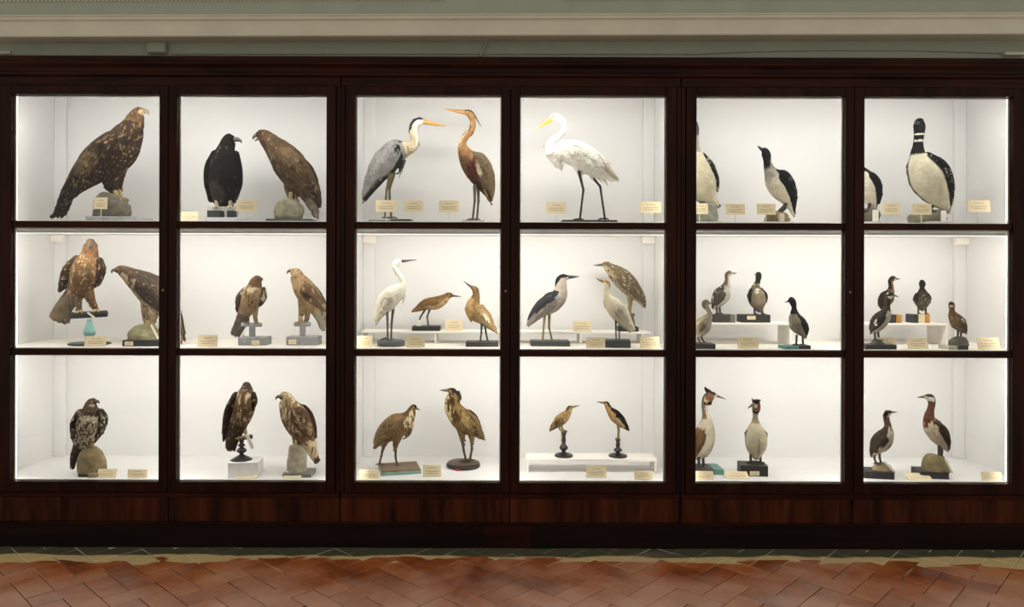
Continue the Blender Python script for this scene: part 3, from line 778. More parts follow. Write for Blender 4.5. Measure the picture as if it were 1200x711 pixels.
# low white risers inside the cabinets ------------------------------------------------
def riser(label, x0, x1, yf, yb, z0, ztop, ends, thick=0.012, plinth=False):
    r = empty('riser_shelf', ((x0 + x1) / 2, (yf + yb) / 2, z0)); tag(r, label, 'shelf riser', 'white riser shelves inside the cabinets')
    hw, hd = (x1 - x0) / 2, (yb - yf) / 2
    box('top', -hw, hw, -hd, hd, ztop - z0 - thick, ztop - z0, M_WHITE, r, 0.002)
    for e in ends:
        xe = -hw + e * 2 * hw; xe = min(max(xe, -hw + 0.006), hw - 0.006)
        box('support', xe - 0.006, xe + 0.006, -hd + 0.004, hd - 0.004, 0, ztop - z0 - thick, M_WHITE, r, 0.001)
    return r
ZR_M = 1.232; ZR_R = 1.292; ZR_B = 0.462
riser('low white riser shelf under the crouching ochre heron', P(423, 388, .33).x, P(597.5, 388, .33).x, .33, .52, Z_S2T, ZR_M, (0, .5, 1))
riser('low white riser shelf behind the cattle egret', P(598.5, 388, .33).x, P(763, 388, .33).x, .33, .52, Z_S2T, ZR_M, (0, .5, .94))
riser('tall white riser shelf carrying two small grebes on black blocks', P(800.5, 377, .29).x, P(928, 377, .29).x, .29, .50, Z_S2T, ZR_R, (0, 1))
riser('tall white riser shelf behind the small grebes with amber and black blocks', P(1004, 377, .29).x, P(1111, 377, .29).x, .29, .50, Z_S2T, ZR_R, (0, 1))
riser('white bench with thin ends under the two little bitterns', P(617, 538, .207).x, P(770, 538, .207).x, .207, .36, Z_S3, ZR_B, (0.01, .99), 0.016)

# =============== top row ===============
def st(B):
    slab(B, 395, 632, 645, None, .22, '#a2a3a2', 'plate'); B['low'] = Z_S1T + .012
    rock(B, [(520, 655, 80), (520, 620, 84), (522, 580, 78), (530, 556, 60)], '#6a6453', seed=3, amp=.12)
make_bird('large golden eagle with brown flanks looking right, standing on a grey rock', 0, 0,
    [(262, 635, 16, .6), (292, 580, 26, .6), (335, 515, 42, .6), (405, 445, 68), (475, 392, 88), (545, 340, 90), (592, 272, 70), (618, 222, 48), (630, 188, 38), (644, 164, 28), (658, 158, 17)],
    '#423122', 1, .27, extras=[[(290, 610, 16, .5), (268, 640, 11, .5), (240, 637, 4, .5)], [(320, 570, 18, .5), (300, 625, 12, .5), (290, 650, 4, .5)], [(520, 420, 52), (512, 480, 36), (528, 530, 20), (540, 555, 14)], [(555, 400, 40, .8, 30), (545, 480, 26, .8, 30), (548, 545, 14, .8, 30)]],
    wing=[(590, 235, 26), (545, 300, 50), (470, 372, 60), (390, 452, 46), (325, 530, 30), (285, 590, 14), (262, 620, 5)], wing_col='#463424',
    wing_ops=[('E', 440, 400, 70, 40, -40, '#7a6648', .5), ('P', [(330, 560), (400, 450), (300, 500), (240, 620), (270, 640)], '#2a2019', 20), ('K', '#a98d66', .74, 110, 70)],
    ops=[('S', 7.3, 11, -2, 2, '#6e5436'), ('E', 665, 165, 18, 12, 0, '#b9a684', .4), ('S', -1, 2.2, -2, 2, '#2c231b'), ('K', '#9a7d55', .72, 120, 80), ('M', .35, 30)],
    beak=[(664, 158, 11), (678, 160, 9), (687, 168, 5), (686, 176, 1.5)], beak_col='#8d8064', eye=(645, 158, 5), eye_col='#3a1d08',
    legs=[[(535, 535, 12), (545, 566, 9)], [(550, 530, 12), (560, 566, 9)]], leg_col='#9a8a55', toe=34, stand=st, fcount=800, flen=.034, flift=.006, fvary=.3, pale=('#a58a60', .12), seed=2)
def st(B):
    slab(B, 155, 362, 650, None, .24, '#c9ccd0', 'plate')
    slab(B, 168, 296, 600, 650, .08, '#cfcfcc', 'block', .03); slab(B, 168, 232, 618, 650, .06, BLK, 'foot_block', -.06); slab(B, 260, 291, 618, 650, .06, BLK, 'foot_block', -.06)
make_bird('blackish brown eagle with grey tail standing on small black and white blocks', 1, 0,
    [(243, 582, 50, .35, 10), (242, 540, 64, .5), (244, 480, 76), (247, 420, 72), (252, 370, 60), (258, 332, 40), (266, 304, 34), (274, 286, 27), (282, 283, 18)],
    '#1f140f', 0, .27, fwings=[[(205, 355, 16, 1.6), (185, 420, 22, 1.8), (180, 490, 20, 2), (186, 570, 12, 1.5)], [(302, 355, 14, 1.6), (314, 420, 14, 1.8), (312, 490, 16, 2), (296, 575, 11, 1.5)]], wing_col='#19110d',
    wing_ops=[('K', '#9b938a', .8, 60, 30)], ops=[('E', 215, 535, 42, 50, 0, '#4a3e35', .5), ('K', '#77685a', .77, 70, 35), ('M', .3, 30)],
    beak=[(294, 289, 11), (310, 290, 10), (324, 296, 6), (328, 306, 2)], beak_col='#4a453e', eye=(282, 283, 4),
    legs=[[(214, 560, 13), (214, 605, 8)], [(278, 562, 13), (278, 605, 8)]], leg_col='#c5b99a', toe=26, stand=st, fcount=550, flen=.032, flift=.005, fvary=.3, seed=3)
def st(B):
    slab(B, 440, 650, 656, None, .2, '#4d5450', 'base'); B['low'] = Z_S1T + .012
    rock(B, [(548, 655, 66), (548, 620, 68), (548, 590, 58), (550, 572, 40)], '#8d8770', seed=5, amp=.07)
make_bird('brown eagle leaning forward with open beak, perched on a pale domed rock', 1, 0,
    [(675, 645, 12, .5), (660, 600, 24, .5), (634, 535, 44, .6), (592, 470, 68), (547, 402, 76), (502, 346, 60), (464, 306, 44), (437, 280, 36), (416, 268, 26), (404, 267, 15)],
    '#634d35', -1, .27, extras=[[(560, 470, 40), (553, 515, 27), (556, 555, 15)], [(590, 480, 38, .8, 25), (580, 520, 24, .8, 25), (574, 555, 13, .8, 25)]],
    wing=[(492, 318, 24), (545, 375, 46), (605, 440, 50), (650, 510, 36), (682, 575, 15), (690, 606, 5)], wing_col='#6e573b', wing_ops=[('P', [(640, 440), (700, 560), (690, 620), (640, 520)], '#463525', 14), ('E', 560, 370, 60, 30, 45, '#86704d', .6)],
    ops=[('S', -1, 1.6, -2, 2, '#84786a'), ('S', 6.5, 10, -2, 2, '#5e452e'), ('M', .35, 30), ('K', '#8d7550', .72, 80, 40)],
    beak=[[(404, 268, 12), (392, 272, 9), (383, 280, 6), (382, 290, 2)], [(408, 283, 7), (398, 291, 5), (390, 297, 2)]], beak_col='#57503f', eye=(418, 262, 4.5),
    legs=[[(556, 540, 10), (553, 572, 8)], [(573, 540, 10), (575, 572, 8)]], leg_col='#a08f5f', toe=34, stand=st, fcount=700, flen=.032, flift=.005, fvary=.26, pale=('#94794f', .12), seed=4)
def st(B): slab(B, 108, 302, 662, None, .2, '#77756f', 'base'); slab(B, 206, 302, 660, 664, .14, '#2a2926', 'base_board', -.04)
make_bird('grey heron with white neck and black cap beside a label card, looking right', 2, 0,
    [(84, 575, 8, .5), (102, 525, 24, .5), (134, 465, 44, .6), (180, 405, 58), (228, 350, 58), (268, 336, 42), (304, 326, 26), (322, 302, 21), (317, 272, 19), (314, 242, 18), (324, 216, 21), (345, 206, 19), (364, 208, 10)],
    '#98958f', 1, .27, extras=[[(262, 370, 14, .5), (255, 410, 9, .4), (246, 450, 2, .4)]], plumes=[[(318, 198, 6), (303, 215, 5), (296, 240, 3), (293, 262, 1)], [(268, 400, 4), (258, 430, 3), (247, 470, 1)], [(276, 385, 4), (268, 415, 2.5), (260, 445, 1)]], plume_col='#3b3a3a', ops=[('S', 5.2, 10.2, -2, 2, '#cdbb98'), ('S', 6, 9.5, -1, -.2, '#e6dac0'), ('S', 9.4, 13, -2, 2, '#e3dccb'), ('P', [(298, 225), (318, 190), (345, 178), (374, 192), (360, 200), (335, 200), (312, 222), (300, 245)], '#1d1d20', 5), ('S', 0, 4.8, -1.5, -.35, '#2b2a2a'), ('K', '#5f5a52', .72, 120, 30, ('S', 5, 9, -2, .2, '#000000')), ('M', .15, 30)],
    wing=[(262, 305, 24), (215, 350, 48), (160, 425, 50), (112, 510, 30), (86, 570, 10)], wing_col='#a7a4a0', wing_ops=[('E', 260, 318, 24, 40, -20, '#1f1f22', .25), ('P', [(240, 432), (150, 480), (80, 560), (85, 590), (130, 575), (210, 480)], '#262626', 12), ('E', 180, 380, 60, 22, -50, '#bdbab4', .6)],
    beak=[(356, 207, 12), (390, 213, 9.5), (430, 221, 6), (467, 229, 1.2)], beak_col='#b8873e', eye=(352, 203, 4), eye_col='#c9a227',
    legs=[[(208, 455, 11), (190, 520, 5), (186, 580, 6), (183, 652, 5)], [(222, 445, 11), (203, 520, 5), (205, 580, 6), (212, 652, 5)]], leg_col='#5b5334', toe=26, stand=st, fcount=320, flen=.036, flift=.003, fvary=.12, seed=5)
def st(B): slab(B, 540, 645, 664, None, .16, '#8f8d86', 'base')
make_bird('slender purple heron with ochre neck and long raised bill, chestnut body', 2, 0,
    [(673, 580, 6, .5), (664, 545, 20, .6), (645, 500, 38), (615, 448, 52), (580, 398, 50), (550, 348, 32), (541, 308, 18), (556, 276, 16), (582, 246, 15), (590, 210, 14), (582, 182, 16), (567, 168, 16), (548, 163, 10)],
    '#9a7245', -1, .27, plumes=[[(580, 160, 6), (596, 176, 4), (610, 200, 2.6), (627, 230, 1)]], plume_col='#3a342f', ops=[('S', 5.2, 13, -2, 2, '#a87f4a'), ('S', 5.6, 9, -2, -.3, '#d8bd8c'), ('S', 2.2, 4.6, -2, .1, '#7b5c3b'), ('E', 590, 455, 25, 60, -15, '#5d2f1d', .5), ('P', [(545, 160), (570, 150), (600, 165), (600, 180), (575, 160)], '#35302c', 4), ('E', 610, 520, 30, 40, -20, '#3b2a20', .5), ('K', '#3e2a1c', .68, 130, 25, ('S', 4.3, 9, -2, -.2, '#000000')), ('M', .2, 30)],
    wing=[(585, 350, 20), (622, 395, 38), (652, 455, 36), (670, 520, 22), (674, 575, 6)], wing_col='#7d6a4e', wing_ops=[('E', 590, 420, 22, 60, -15, '#6d3a22', .5), ('E', 616, 425, 9, 45, -15, '#cdbb9c', .4), ('E', 650, 540, 16, 45, -25, '#332820', .5)],
    beak=[(552, 164, 11), (520, 159, 8), (485, 153, 5), (458, 148, 1.2)], beak_col='#a8793c', eye=(563, 163, 4), eye_col='#c9a227',
    legs=[[(598, 505, 9), (598, 572, 5), (588, 660, 5)], [(614, 505, 9), (615, 574, 5), (608, 660, 5)]], leg_col='#4d4630', toe=26, stand=st, fcount=280, flen=.032, flift=.003, fvary=.16, seed=6)
def st(B): slab(B, 252, 508, 662, None, .22, '#16140f', 'base')
make_bird('great white egret with yellow bill striding left on a black board', 3, 0,
    [(508, 478, 7, .5), (468, 455, 26, .5), (402, 410, 54), (332, 362, 62), (268, 345, 54), (216, 348, 36), (188, 322, 19), (203, 294, 15), (236, 274, 13), (258, 246, 13), (253, 214, 14), (235, 190, 19), (214, 188, 18), (198, 198, 9)],
    '#f3eee2', -1, .27, extras=[[(205, 350, 34, .8), (228, 395, 22, .7), (254, 436, 3, .5)], [(330, 420, 26), (330, 455, 9)], [(385, 425, 26), (388, 462, 9)]], plumes=[[(400, 372, 5), (450, 392, 3), (492, 405, 1)], [(400, 380, 5), (455, 410, 3), (500, 440, 1)], [(395, 366, 4), (440, 382, 2.4), (478, 392, .8)], [(430, 460, 8), (450, 482, 6), (464, 506, 2)], [(410, 455, 8), (425, 475, 5), (440, 490, 2)]], plume_col='#cfc6b3', ops=[('E', 480, 440, 40, 18, 45, '#b9ae9a', .6), ('M', .08, 25)],
    wing=[(255, 318, 22), (320, 345, 44), (400, 398, 44), (470, 450, 24), (512, 476, 5)], wing_col='#efe9db', wing_ops=[('P', [(400, 360), (520, 470), (500, 485), (440, 430)], '#b5a995', 16)],
    beak=[(203, 195, 12), (180, 210, 8), (155, 228, 5), (130, 245, 1.2)], beak_col='#d9b33a', eye=(210, 187, 4), eye_col='#7a6a20',
    legs=[[(330, 440, 8), (350, 522, 5), (334, 660, 5)], [(384, 452, 8), (428, 508, 5), (450, 658, 5)]], leg_col='#171512', toe=30, stand=st, fcount=300, flen=.04, flift=.003, fvary=.05, lines=.16, seed=7)
def st(B): slab(B, 20, 182, 668, None, .2, '#b9b8b3', 'plate'); B['low'] = Z_S1T + .01; rock(B, [(110, 668, 52), (112, 630, 46), (115, 590, 40)], '#8d8f80', seed=8, amp=.12)
make_bird('white breasted diver with chequered wing, half hidden behind the wood post', 4, 0,
    [(162, 595, 12, .6), (128, 568, 36), (92, 510, 70), (68, 440, 74), (58, 375, 50), (57, 335, 24), (58, 285, 17), (58, 240, 18), (54, 215, 16)],
    '#ddd2b4', -1, .27, fwings=[[(92, 362, 12, 2), (125, 415, 18, 2.4), (150, 480, 16, 2.2), (160, 528, 6, 2)]], wing_col='#2b2c2e', wing_ops=[('K', '#d8d2c2', .62, 110, 110)],
    ops=[('S', 4.6, 7, -2, 2, '#a9a496'), ('S', 6.3, 9, -2, 2, '#55534c'), ('B', '#2a2a2c'), ('M', .12, 30)], beak=[(46, 212, 9), (20, 214, 6), (-10, 216, 1.5)], beak_col='#3b3a36', eye=(54, 212, 4),
    legs=[[(100, 560, 9), (98, 586, 7)], [(130, 570, 9), (132, 588, 7)]], leg_col='#4a4a44', toe=26, stand=st, fcount=160, flen=.025, flift=.002, fvary=.08, lines=.1, seed=8)
def st(B): slab(B, 372, 516, 669, None, .17, '#bdbbb5', 'plate'); B['low'] = Z_S1T + .01; rock(B, [(445, 666, 56), (445, 650, 54), (448, 634, 44)], '#7a6645', seed=9, amp=.16); slab(B, 450, 472, 632, 668, .03, '#c9c0aa', 'block', -.07)
make_bird('black headed seabird with white belly tilting its bill upward on a small rock', 4, 0,
    [(514, 640, 7, .5), (506, 608, 18, .5), (487, 562, 38), (455, 515, 54), (425, 470, 48), (402, 430, 26), (393, 397, 18), (388, 365, 21), (380, 345, 18), (369, 337, 9)],
    '#dbd2ba', -1, .27, ops=[('S', 5.1, 10, -2, 2, '#141416'), ('S', -1, 5.3, .35, 2, '#141416'), ('E', 405, 400, 5, 28, 0, '#8b877d', .5), ('S', 4.2, 5.2, -2, 2, '#a19b8c', .7), ('M', .12, 30)],
    wing=[(425, 432, 14), (462, 470, 30), (494, 530, 24), (510, 590, 12), (516, 625, 4)], wing_col='#141416', wing_ops=[('K', '#8f8c86', .8, 110, 60)],
    beak=[(374, 341, 10), (360, 331, 7), (347, 320, 1.5)], beak_col='#222120', eye=(382, 350, 3.5), legs=[[(478, 590, 8), (455, 612, 6), (430, 636, 6)], [(490, 592, 8), (468, 614, 6), (450, 636, 6)]], leg_col='#26241f', toe=22, stand=st, fcount=160, flen=.022, flift=.002, fvary=.1, lines=.12, seed=9)
def st(B): slab(B, 20, 130, 668, None, .2, '#b9b8b3', 'plate'); B['low'] = Z_S1T + .01; rock(B, [(78, 668, 42), (80, 640, 40), (82, 615, 32)], '#5d5a4e', seed=12, amp=.15); slab(B, 92, 118, 615, 668, .01, '#e4dfd0', 'card_slip', -.08)
make_bird('black and white diver mostly hidden behind the wood post between doors', 5, 0,
    [(100, 605, 12, .6), (86, 570, 32), (62, 515, 56), (44, 460, 44), (30, 425, 22), (22, 395, 15), (14, 370, 16), (0, 355, 14)],
    '#d9d0b8', -1, .27, wing=[(50, 440, 12), (85, 480, 20), (108, 540, 14), (112, 590, 5)], wing_col='#141416', ops=[('S', 3.4, 9, -2, 2, '#141416'), ('S', -1, 4, .3, 2, '#141416'), ('M', .12, 30)], beak=[(-8, 354, 8), (-22, 352, 5), (-36, 350, 1.5)], beak_col='#222120', eye=(8, 360, 3.5),
    legs=[[(75, 590, 8), (68, 622, 6)], [(90, 590, 8), (88, 622, 6)]], leg_col='#26241f', toe=22, stand=st, fcount=120, flen=.022, flift=.002, fvary=.1, lines=.12, seed=10)
def st(B):
    slab(B, 352, 472, 668, None, .2, '#bdbbb5', 'plate'); B['low'] = Z_S1T + .004
    rock(B, [(262, 664, 26), (310, 655, 28), (370, 645, 30), (420, 640, 26)], '#7f7a63', 'driftwood', seed=13, amp=.2); slab(B, 408, 432, 618, 668, .008, '#e9e4d6', 'card_slip', -.09, rot=0)
make_bird('great northern diver with black collared neck facing forward, white breast', 5, 0,
    [(440, 628, 10, .6), (424, 595, 30), (386, 540, 64), (346, 470, 84), (314, 410, 66), (300, 362, 38), (299, 326, 25), (302, 290, 22), (305, 255, 24), (306, 226, 27), (306, 206, 20)],
    '#d8ceb2', 0, .27, fwings=[[(338, 362, 14, 2.4), (392, 415, 26, 2.4), (424, 490, 26, 2.2), (444, 560, 14, 2), (448, 600, 5, 2)], [(268, 380, 6, 2, 20), (256, 420, 7, 2, 20), (258, 460, 4, 2, 20)]], wing_col='#141416', wing_ops=[('K', '#c9c4b8', .74, 130, 130)],
    ops=[('S', 5.1, 11, -2, 2, '#141416'), ('P', [(280, 264), (325, 264), (325, 271), (280, 271)], '#d5d0c2', 3), ('P', [(278, 292), (328, 292), (328, 302), (278, 302)], '#cfcabb', 3), ('S', -1, 4.8, -2, -.45, '#29292b'), ('B', '#252527'), ('M', .12, 30)],
    beak=[(298, 216, 9, 1, -18), (290, 212, 6, 1, -36), (282, 206, 2, 1, -50)], beak_col='#2c2b28', eye=(292, 222, 3.5, 'front', 318), legs=[[(372, 588, 10), (350, 622, 7)], [(420, 590, 10), (412, 624, 7)]], leg_col='#34322d', toe=30, stand=st, fcount=200, flen=.025, flift=.002, fvary=.08, lines=.1, seed=11)

# =============== middle row ===============
def st(B):
    disc(B, 452, 630, 98, None, BLK, 'base'); slab(B, 428, 476, 606, 632, .07, BLK, 'block'); B['snap'] = False
    turned(B, 452, [(12, 512), (13, 530), (22, 555), (29, 575), (25, 592), (15, 608)], '#8fc3bd', 'pedestal', .3)
    bar(B, 358, 494, 538, 484, 17, '#171615'); paper_tag(B, 442, 478, 478, 506, 10, -40)
make_bird('rusty breasted hawk facing forward on a black perch with turquoise pedestal', 0, 1,
    [(300, 512, 56, .22, 30), (325, 450, 46, .3, 25), (368, 392, 46, .5, 10), (406, 340, 62), (434, 282, 78), (446, 228, 68), (452, 188, 44), (456, 158, 36), (457, 134, 32), (456, 122, 22)],
    '#86653f', 0, dep(0, 1, 648, 450, .2), extras=[[(388, 360, 32), (395, 420, 19), (403, 470, 11)], [(440, 365, 32), (465, 422, 19), (490, 468, 11)]],
    fwings=[[(388, 208, 20, 1.4), (358, 265, 36, 1.1), (328, 325, 28, 1), (302, 368, 10, 1)], [(502, 215, 16, 1.6), (514, 265, 14, 2), (498, 325, 10, 2), (482, 350, 4, 2)]], wing_col='#4d3a29', wing_ops=[('K', '#b9a07a', .7, 70, 30)],
    ops=[('S', -1, 2.3, -2, 2, '#85735a'), ('S', 7.4, 10, -2, 2, '#6f5b45'), ('S', 6, 7.4, -2, 2, '#845f3b'), ('K', '#c9ad80', .7, 110, 50, ('S', 2, 6, -2, 2, '#000000')), ('K', '#5e4730', .72, 110, 35), ('M', .25, 30)],
    beak=[(456, 140, 9, 1, -30), (456, 146, 7, 1, -42), (456, 156, 2, 1, -44)], beak_col='#3a352e', eye=(444, 134, 4, 'front', 470), eye_col='#6b4a12', legs=[[(402, 455, 9), (408, 476, 8)], [(482, 452, 9), (492, 470, 8)]], leg_col='#b59c5c', toe=30, stand=st, fcount=560, flen=.026, flift=.004, fvary=.24, pale=('#c7aa7a', .12), seed=12)
def st(B):
    slab(B, 617, 850, 618, None, .2, BLK, 'base'); plaque(B, 630, 672, 625, 645, .2); B['low'] = Z_S2T + .034
    rock(B, [(735, 622, 92), (735, 590, 84), (738, 560, 62), (740, 548, 40)], '#8b8460', seed=15, amp=.09); paper_tag(B, 762, 540, 800, 612, 10, -50)
make_bird('grey brown hawk with streaked cream breast, tail passing behind the wood post', 0, 1,
    [(926, 612, 10, .5), (898, 545, 26, .5), (852, 465, 54), (792, 388, 82), (728, 338, 70), (672, 302, 48), (634, 278, 34), (608, 264, 25), (590, 264, 16)],
    '#b39c79', -1, dep(0, 1, 650, 700, .2), extras=[[(755, 430, 44), (748, 495, 30), (744, 540, 15)], [(780, 430, 42, .8, 25), (768, 495, 28, .8, 25), (762, 545, 14, .8, 25)]],
    ops=[('S', 4.6, 9, .0, 2, '#5b4733'), ('S', 6.3, 9, -2, 2, '#6b553f'), ('S', -1, 5, .2, 2, '#54463a'), ('K', '#4f3c2b', .56, 140, 45), ('M', .2, 30)],
    wing=[(690, 300, 26), (750, 345, 52), (820, 410, 54), (885, 500, 30), (930, 590, 8)], wing_col='#56483c', wing_ops=[('K', '#7f6d59', .7, 80, 40)],
    beak=[(588, 264, 11), (574, 264, 9), (564, 272, 5), (566, 282, 1.5)], beak_col='#4d483f', eye=(604, 260, 4.5), eye_col='#8a5a12', legs=[[(745, 525, 10), (738, 552, 8)], [(765, 530, 10), (772, 552, 8)]], leg_col='#b09c68', toe=34, stand=st, fcount=560, flen=.026, flift=.004, fvary=.22, pale=('#a58f70', .1), seed=13)
def tstand(cx, bx0, bx1, by, s0, s1, sy, pq):
    def f(B):
        slab(B, s0, s1, sy, None, .12, '#8d8e8d', 'base'); slab(B, cx - 13, cx + 13, by + 6, sy, .03, '#8d8e8d', 'post'); bar(B, bx0, by, bx1, by, 11, '#9a9b98'); plaque(B, pq, pq + 38, sy + 14, sy + 36, .12)
    return f
def st(B): tstand(408, 358, 460, 540, 340, 480, 605, 410)(B); paper_tag(B, 345, 620, 382, 556, 12, -25)
make_bird('small tawny falcon with spread wing edges on a grey T-shaped stand, looking right', 1, 1,
    [(335, 590, 36, .25, 15), (350, 540, 32, .3, 15), (372, 485, 34, .5), (396, 430, 48), (414, 382, 50), (425, 346, 36), (432, 322, 30), (440, 308, 22)],
    '#a58a62', 0, dep(1, 1, 645, 410, .12), extras=[[(382, 440, 24), (384, 490, 14), (388, 520, 10)], [(424, 440, 24), (426, 485, 14), (430, 520, 10)]],
    fwings=[[(378, 360, 14, 1.3), (354, 405, 22, 1.2), (342, 450, 14, 1), (336, 475, 5, 1)], [(470, 358, 10, 1.4), (470, 400, 15, 1.2), (456, 432, 9, 1), (446, 446, 4, 1)]], wing_col='#5d4c38', wing_ops=[('K', '#d6c8aa', .64, 60, 25)],
    ops=[('S', -1, 1.9, -2, 2, '#6d6250'), ('S', 5, 8, -2, 2, '#6e5438'), ('E', 418, 365, 28, 14, 0, '#cdb990', .5), ('K', '#6e4f30', .68, 120, 35), ('M', .25, 35)],
    beak=[(454, 306, 7), (462, 310, 5), (463, 319, 1.5)], beak_col='#33302b', eye=(446, 309, 3.5), legs=[[(388, 500, 8), (392, 530, 6)], [(430, 500, 8), (436, 530, 6)]], leg_col='#6d6044', toe=20, stand=st, fcount=300, flen=.02, flift=.003, fvary=.22, seed=14)
make_bird('sandy buff hawk on a grey T-shaped stand, looking left with drooping tail', 1, 1,
    [(768, 560, 16, .4), (760, 510, 27, .45), (736, 452, 42, .6), (702, 400, 57), (667, 348, 52), (644, 308, 38), (634, 282, 30), (620, 272, 20)],
    '#a98c62', -1, dep(1, 1, 645, 660, .12), extras=[[(668, 420, 26), (660, 475, 15), (652, 522, 9)], [(702, 425, 27, .8, 10), (692, 480, 15, .8, 10), (684, 522, 9, .8, 10)]], fwings=[],
    wing=[(668, 335, 20), (702, 372, 36), (750, 425, 28), (790, 470, 9)], wing_col='#7b6346', wing_ops=[('E', 690, 385, 30, 12, 40, '#54402c', .5), ('K', '#b59a70', .66, 70, 30)],
    ops=[('S', -1, 1.6, -2, 2, '#9d937c'), ('S', 5, 8, -2, 2, '#a88d66'), ('K', '#7d6242', .7, 110, 35), ('M', .25, 35)],
    beak=[(616, 268, 9), (602, 268, 8), (591, 274, 5), (588, 284, 1.5)], beak_col='#45403a', eye=(624, 266, 4), legs=[[(656, 505, 8), (646, 530, 6)], [(686, 505, 8), (676, 530, 6)]], leg_col='#a48f60', toe=20, stand=tstand(664, 625, 706, 538, 583, 740, 602, 596), fcount=360, flen=.022, flift=.003, fvary=.2, seed=15)
def st(B): disc(B, 230, 617, 70, None, '#4a4a4a', 'base'); bar(B, 168, 622, 205, 606, 4, '#23211f', 'twig', -20)
make_bird('small white egret with thin black bill standing upright on a round grey base', 2, 1,
    [(156, 530, 9, .6), (166, 490, 23, .6), (196, 440, 46), (232, 398, 50), (266, 368, 38), (288, 336, 18), (281, 302, 14), (259, 271, 13), (250, 247, 15), (260, 228, 19), (278, 222, 11)],
    '#efe8d6', 1, dep(2, 1, 652, 230, .14), extras=[[(292, 350, 9, .6), (298, 390, 7, .5), (291, 436, 2, .5)]], plumes=[[(254, 222, 6), (243, 234, 4), (238, 262, 1)], [(292, 370, 5), (295, 405, 3), (289, 440, 1)]], plume_col='#cfc6b3', ops=[('M', .08, 30)],
    wing=[(256, 366, 22), (215, 415, 40), (178, 475, 26), (152, 520, 8)], wing_col='#e8dfc9', beak=[(274, 221, 9), (310, 217, 5), (360, 212, 1.2)], beak_col='#2b2724', eye=(268, 223, 3.5), eye_col='#b9a040',
    legs=[[(210, 468, 8), (212, 540, 5), (213, 617, 5)], [(240, 462, 8), (232, 540, 5), (230, 617, 5)]], leg_col='#57534b', toe=24, stand=st, fcount=220, flen=.028, flift=.003, fvary=.06, lines=.15, seed=16)
def st(B): slab(B, 335, 476, 548, None, .1, BLK, 'base'); paper_tag(B, 376, 518, 364, 566, 22, -24)
make_bird('crouching ochre heron with level bill on a black block on the riser shelf', 2, 1,
    [(338, 473, 5, .6), (366, 458, 16, .7), (406, 438, 28), (450, 432, 33), (485, 418, 28), (508, 401, 20), (525, 392, 15), (538, 394, 9)],
    '#9c7c4c', 1, .41, zs=ZR_M, ops=[('S', 1, 5.5, -2, -.2, '#d3b27b'), ('S', -1, 5, .35, 2, '#8a6230'), ('S', 5.3, 8, .0, 2, '#6d542f'), ('K', '#5e421f', .66, 150, 60, ('S', 4, 8, -2, 2, '#000000')), ('M', .2, 40)],
    wing=[(480, 420, 12), (440, 432, 20), (395, 452, 15), (350, 472, 5)], wing_col='#94743f', wing_ops=[('E', 450, 445, 35, 8, -5, '#dcc192', .6)], beak=[(534, 393, 7), (560, 396, 4), (583, 399, 1.2)], beak_col='#4a4438', eye=(524, 389, 3), eye_col='#c9a227',
    legs=[[(405, 458, 6), (378, 502, 4), (364, 546, 4)], [(428, 456, 6), (412, 500, 4), (418, 546, 4)]], leg_col='#3d3526', toe=20, leg_dy=10, stand=st, fcount=160, flen=.022, flift=.002, fvary=.14, seed=17)
def st(B): slab(B, 607, 772, 628, None, .13, '#2f2d29', 'base')
make_bird('golden buff heron stretching its bill upward on a black board', 2, 1,
    [(761, 578, 5, .6), (736, 548, 20, .6), (702, 508, 38), (662, 474, 48), (645, 445, 38), (654, 412, 24), (660, 386, 18), (654, 363, 18), (641, 353, 11)],
    '#ad8c57', -1, dep(2, 1, 652, 690, .13), extras=[[(625, 455, 24, .8), (624, 490, 14, .7), (636, 526, 3, .6)]], ops=[('S', 4.7, 9, -2, 2, '#8f7547'), ('S', 3, 5, -2, -.1, '#cfa76a'), ('K', '#5e421f', .66, 150, 40, ('S', 5, 9, -2, 2, '#000000')), ('M', .18, 40)],
    wing=[(652, 458, 18), (690, 495, 28), (730, 540, 17), (762, 578, 4)], wing_col='#c4a570', wing_ops=[('E', 705, 495, 8, 28, -35, '#efe3c6', .5)], beak=[(645, 355, 9), (622, 340, 5), (597, 320, 1.2)], beak_col='#4c4a40', eye=(648, 354, 3), eye_col='#c9a227',
    legs=[[(688, 535, 7), (686, 580, 4.5), (680, 626, 4.5)], [(702, 535, 7), (709, 580, 4.5), (718, 624, 4.5)]], leg_col='#35322a', toe=26, leg_dy=10, stand=st, fcount=180, flen=.026, flift=.002, fvary=.12, seed=18)
def st(B): slab(B, 117, 315, 624, None, .13, '#3a3a38', 'base')
make_bird('adult night heron with black cap and pale pinkish grey breast, looking right', 3, 1,
    [(104, 543, 10, .6), (126, 505, 24, .6), (170, 460, 42), (222, 428, 52), (258, 395, 43), (268, 355, 32), (269, 325, 30), (281, 305, 24), (298, 301, 14)],
    '#b9aca2', 1, dep(3, 1, 650, 215, .13), ops=[('S', 4, 9, -2, 2, '#cbbda9'), ('P', [(236, 350), (240, 310), (262, 285), (300, 283), (312, 297), (290, 302), (268, 304), (250, 330)], '#1d1e22', 4), ('S', 0.5, 4.6, .25, 2, '#3d4042'), ('M', .1, 35)],
    wing=[(252, 405, 22), (205, 435, 36), (150, 490, 24), (100, 545, 8)], wing_col='#a3988f', wing_ops=[('P', [(250, 385), (180, 400), (100, 500), (112, 505), (200, 432), (255, 400)], '#3b3d40', 8)], beak=[(292, 300, 12), (322, 299, 8), (361, 297, 1.5)], beak_col='#2a2926', eye=(288, 299, 4), eye_col='#7a1d10',
    legs=[[(188, 480, 9), (182, 545, 5), (176, 622, 5)], [(210, 478, 9), (209, 555, 5), (224, 620, 5)]], leg_col='#8d7c50', toe=30, leg_dy=12, stand=st, fcount=220, flen=.026, flift=.002, fvary=.09, seed=19)
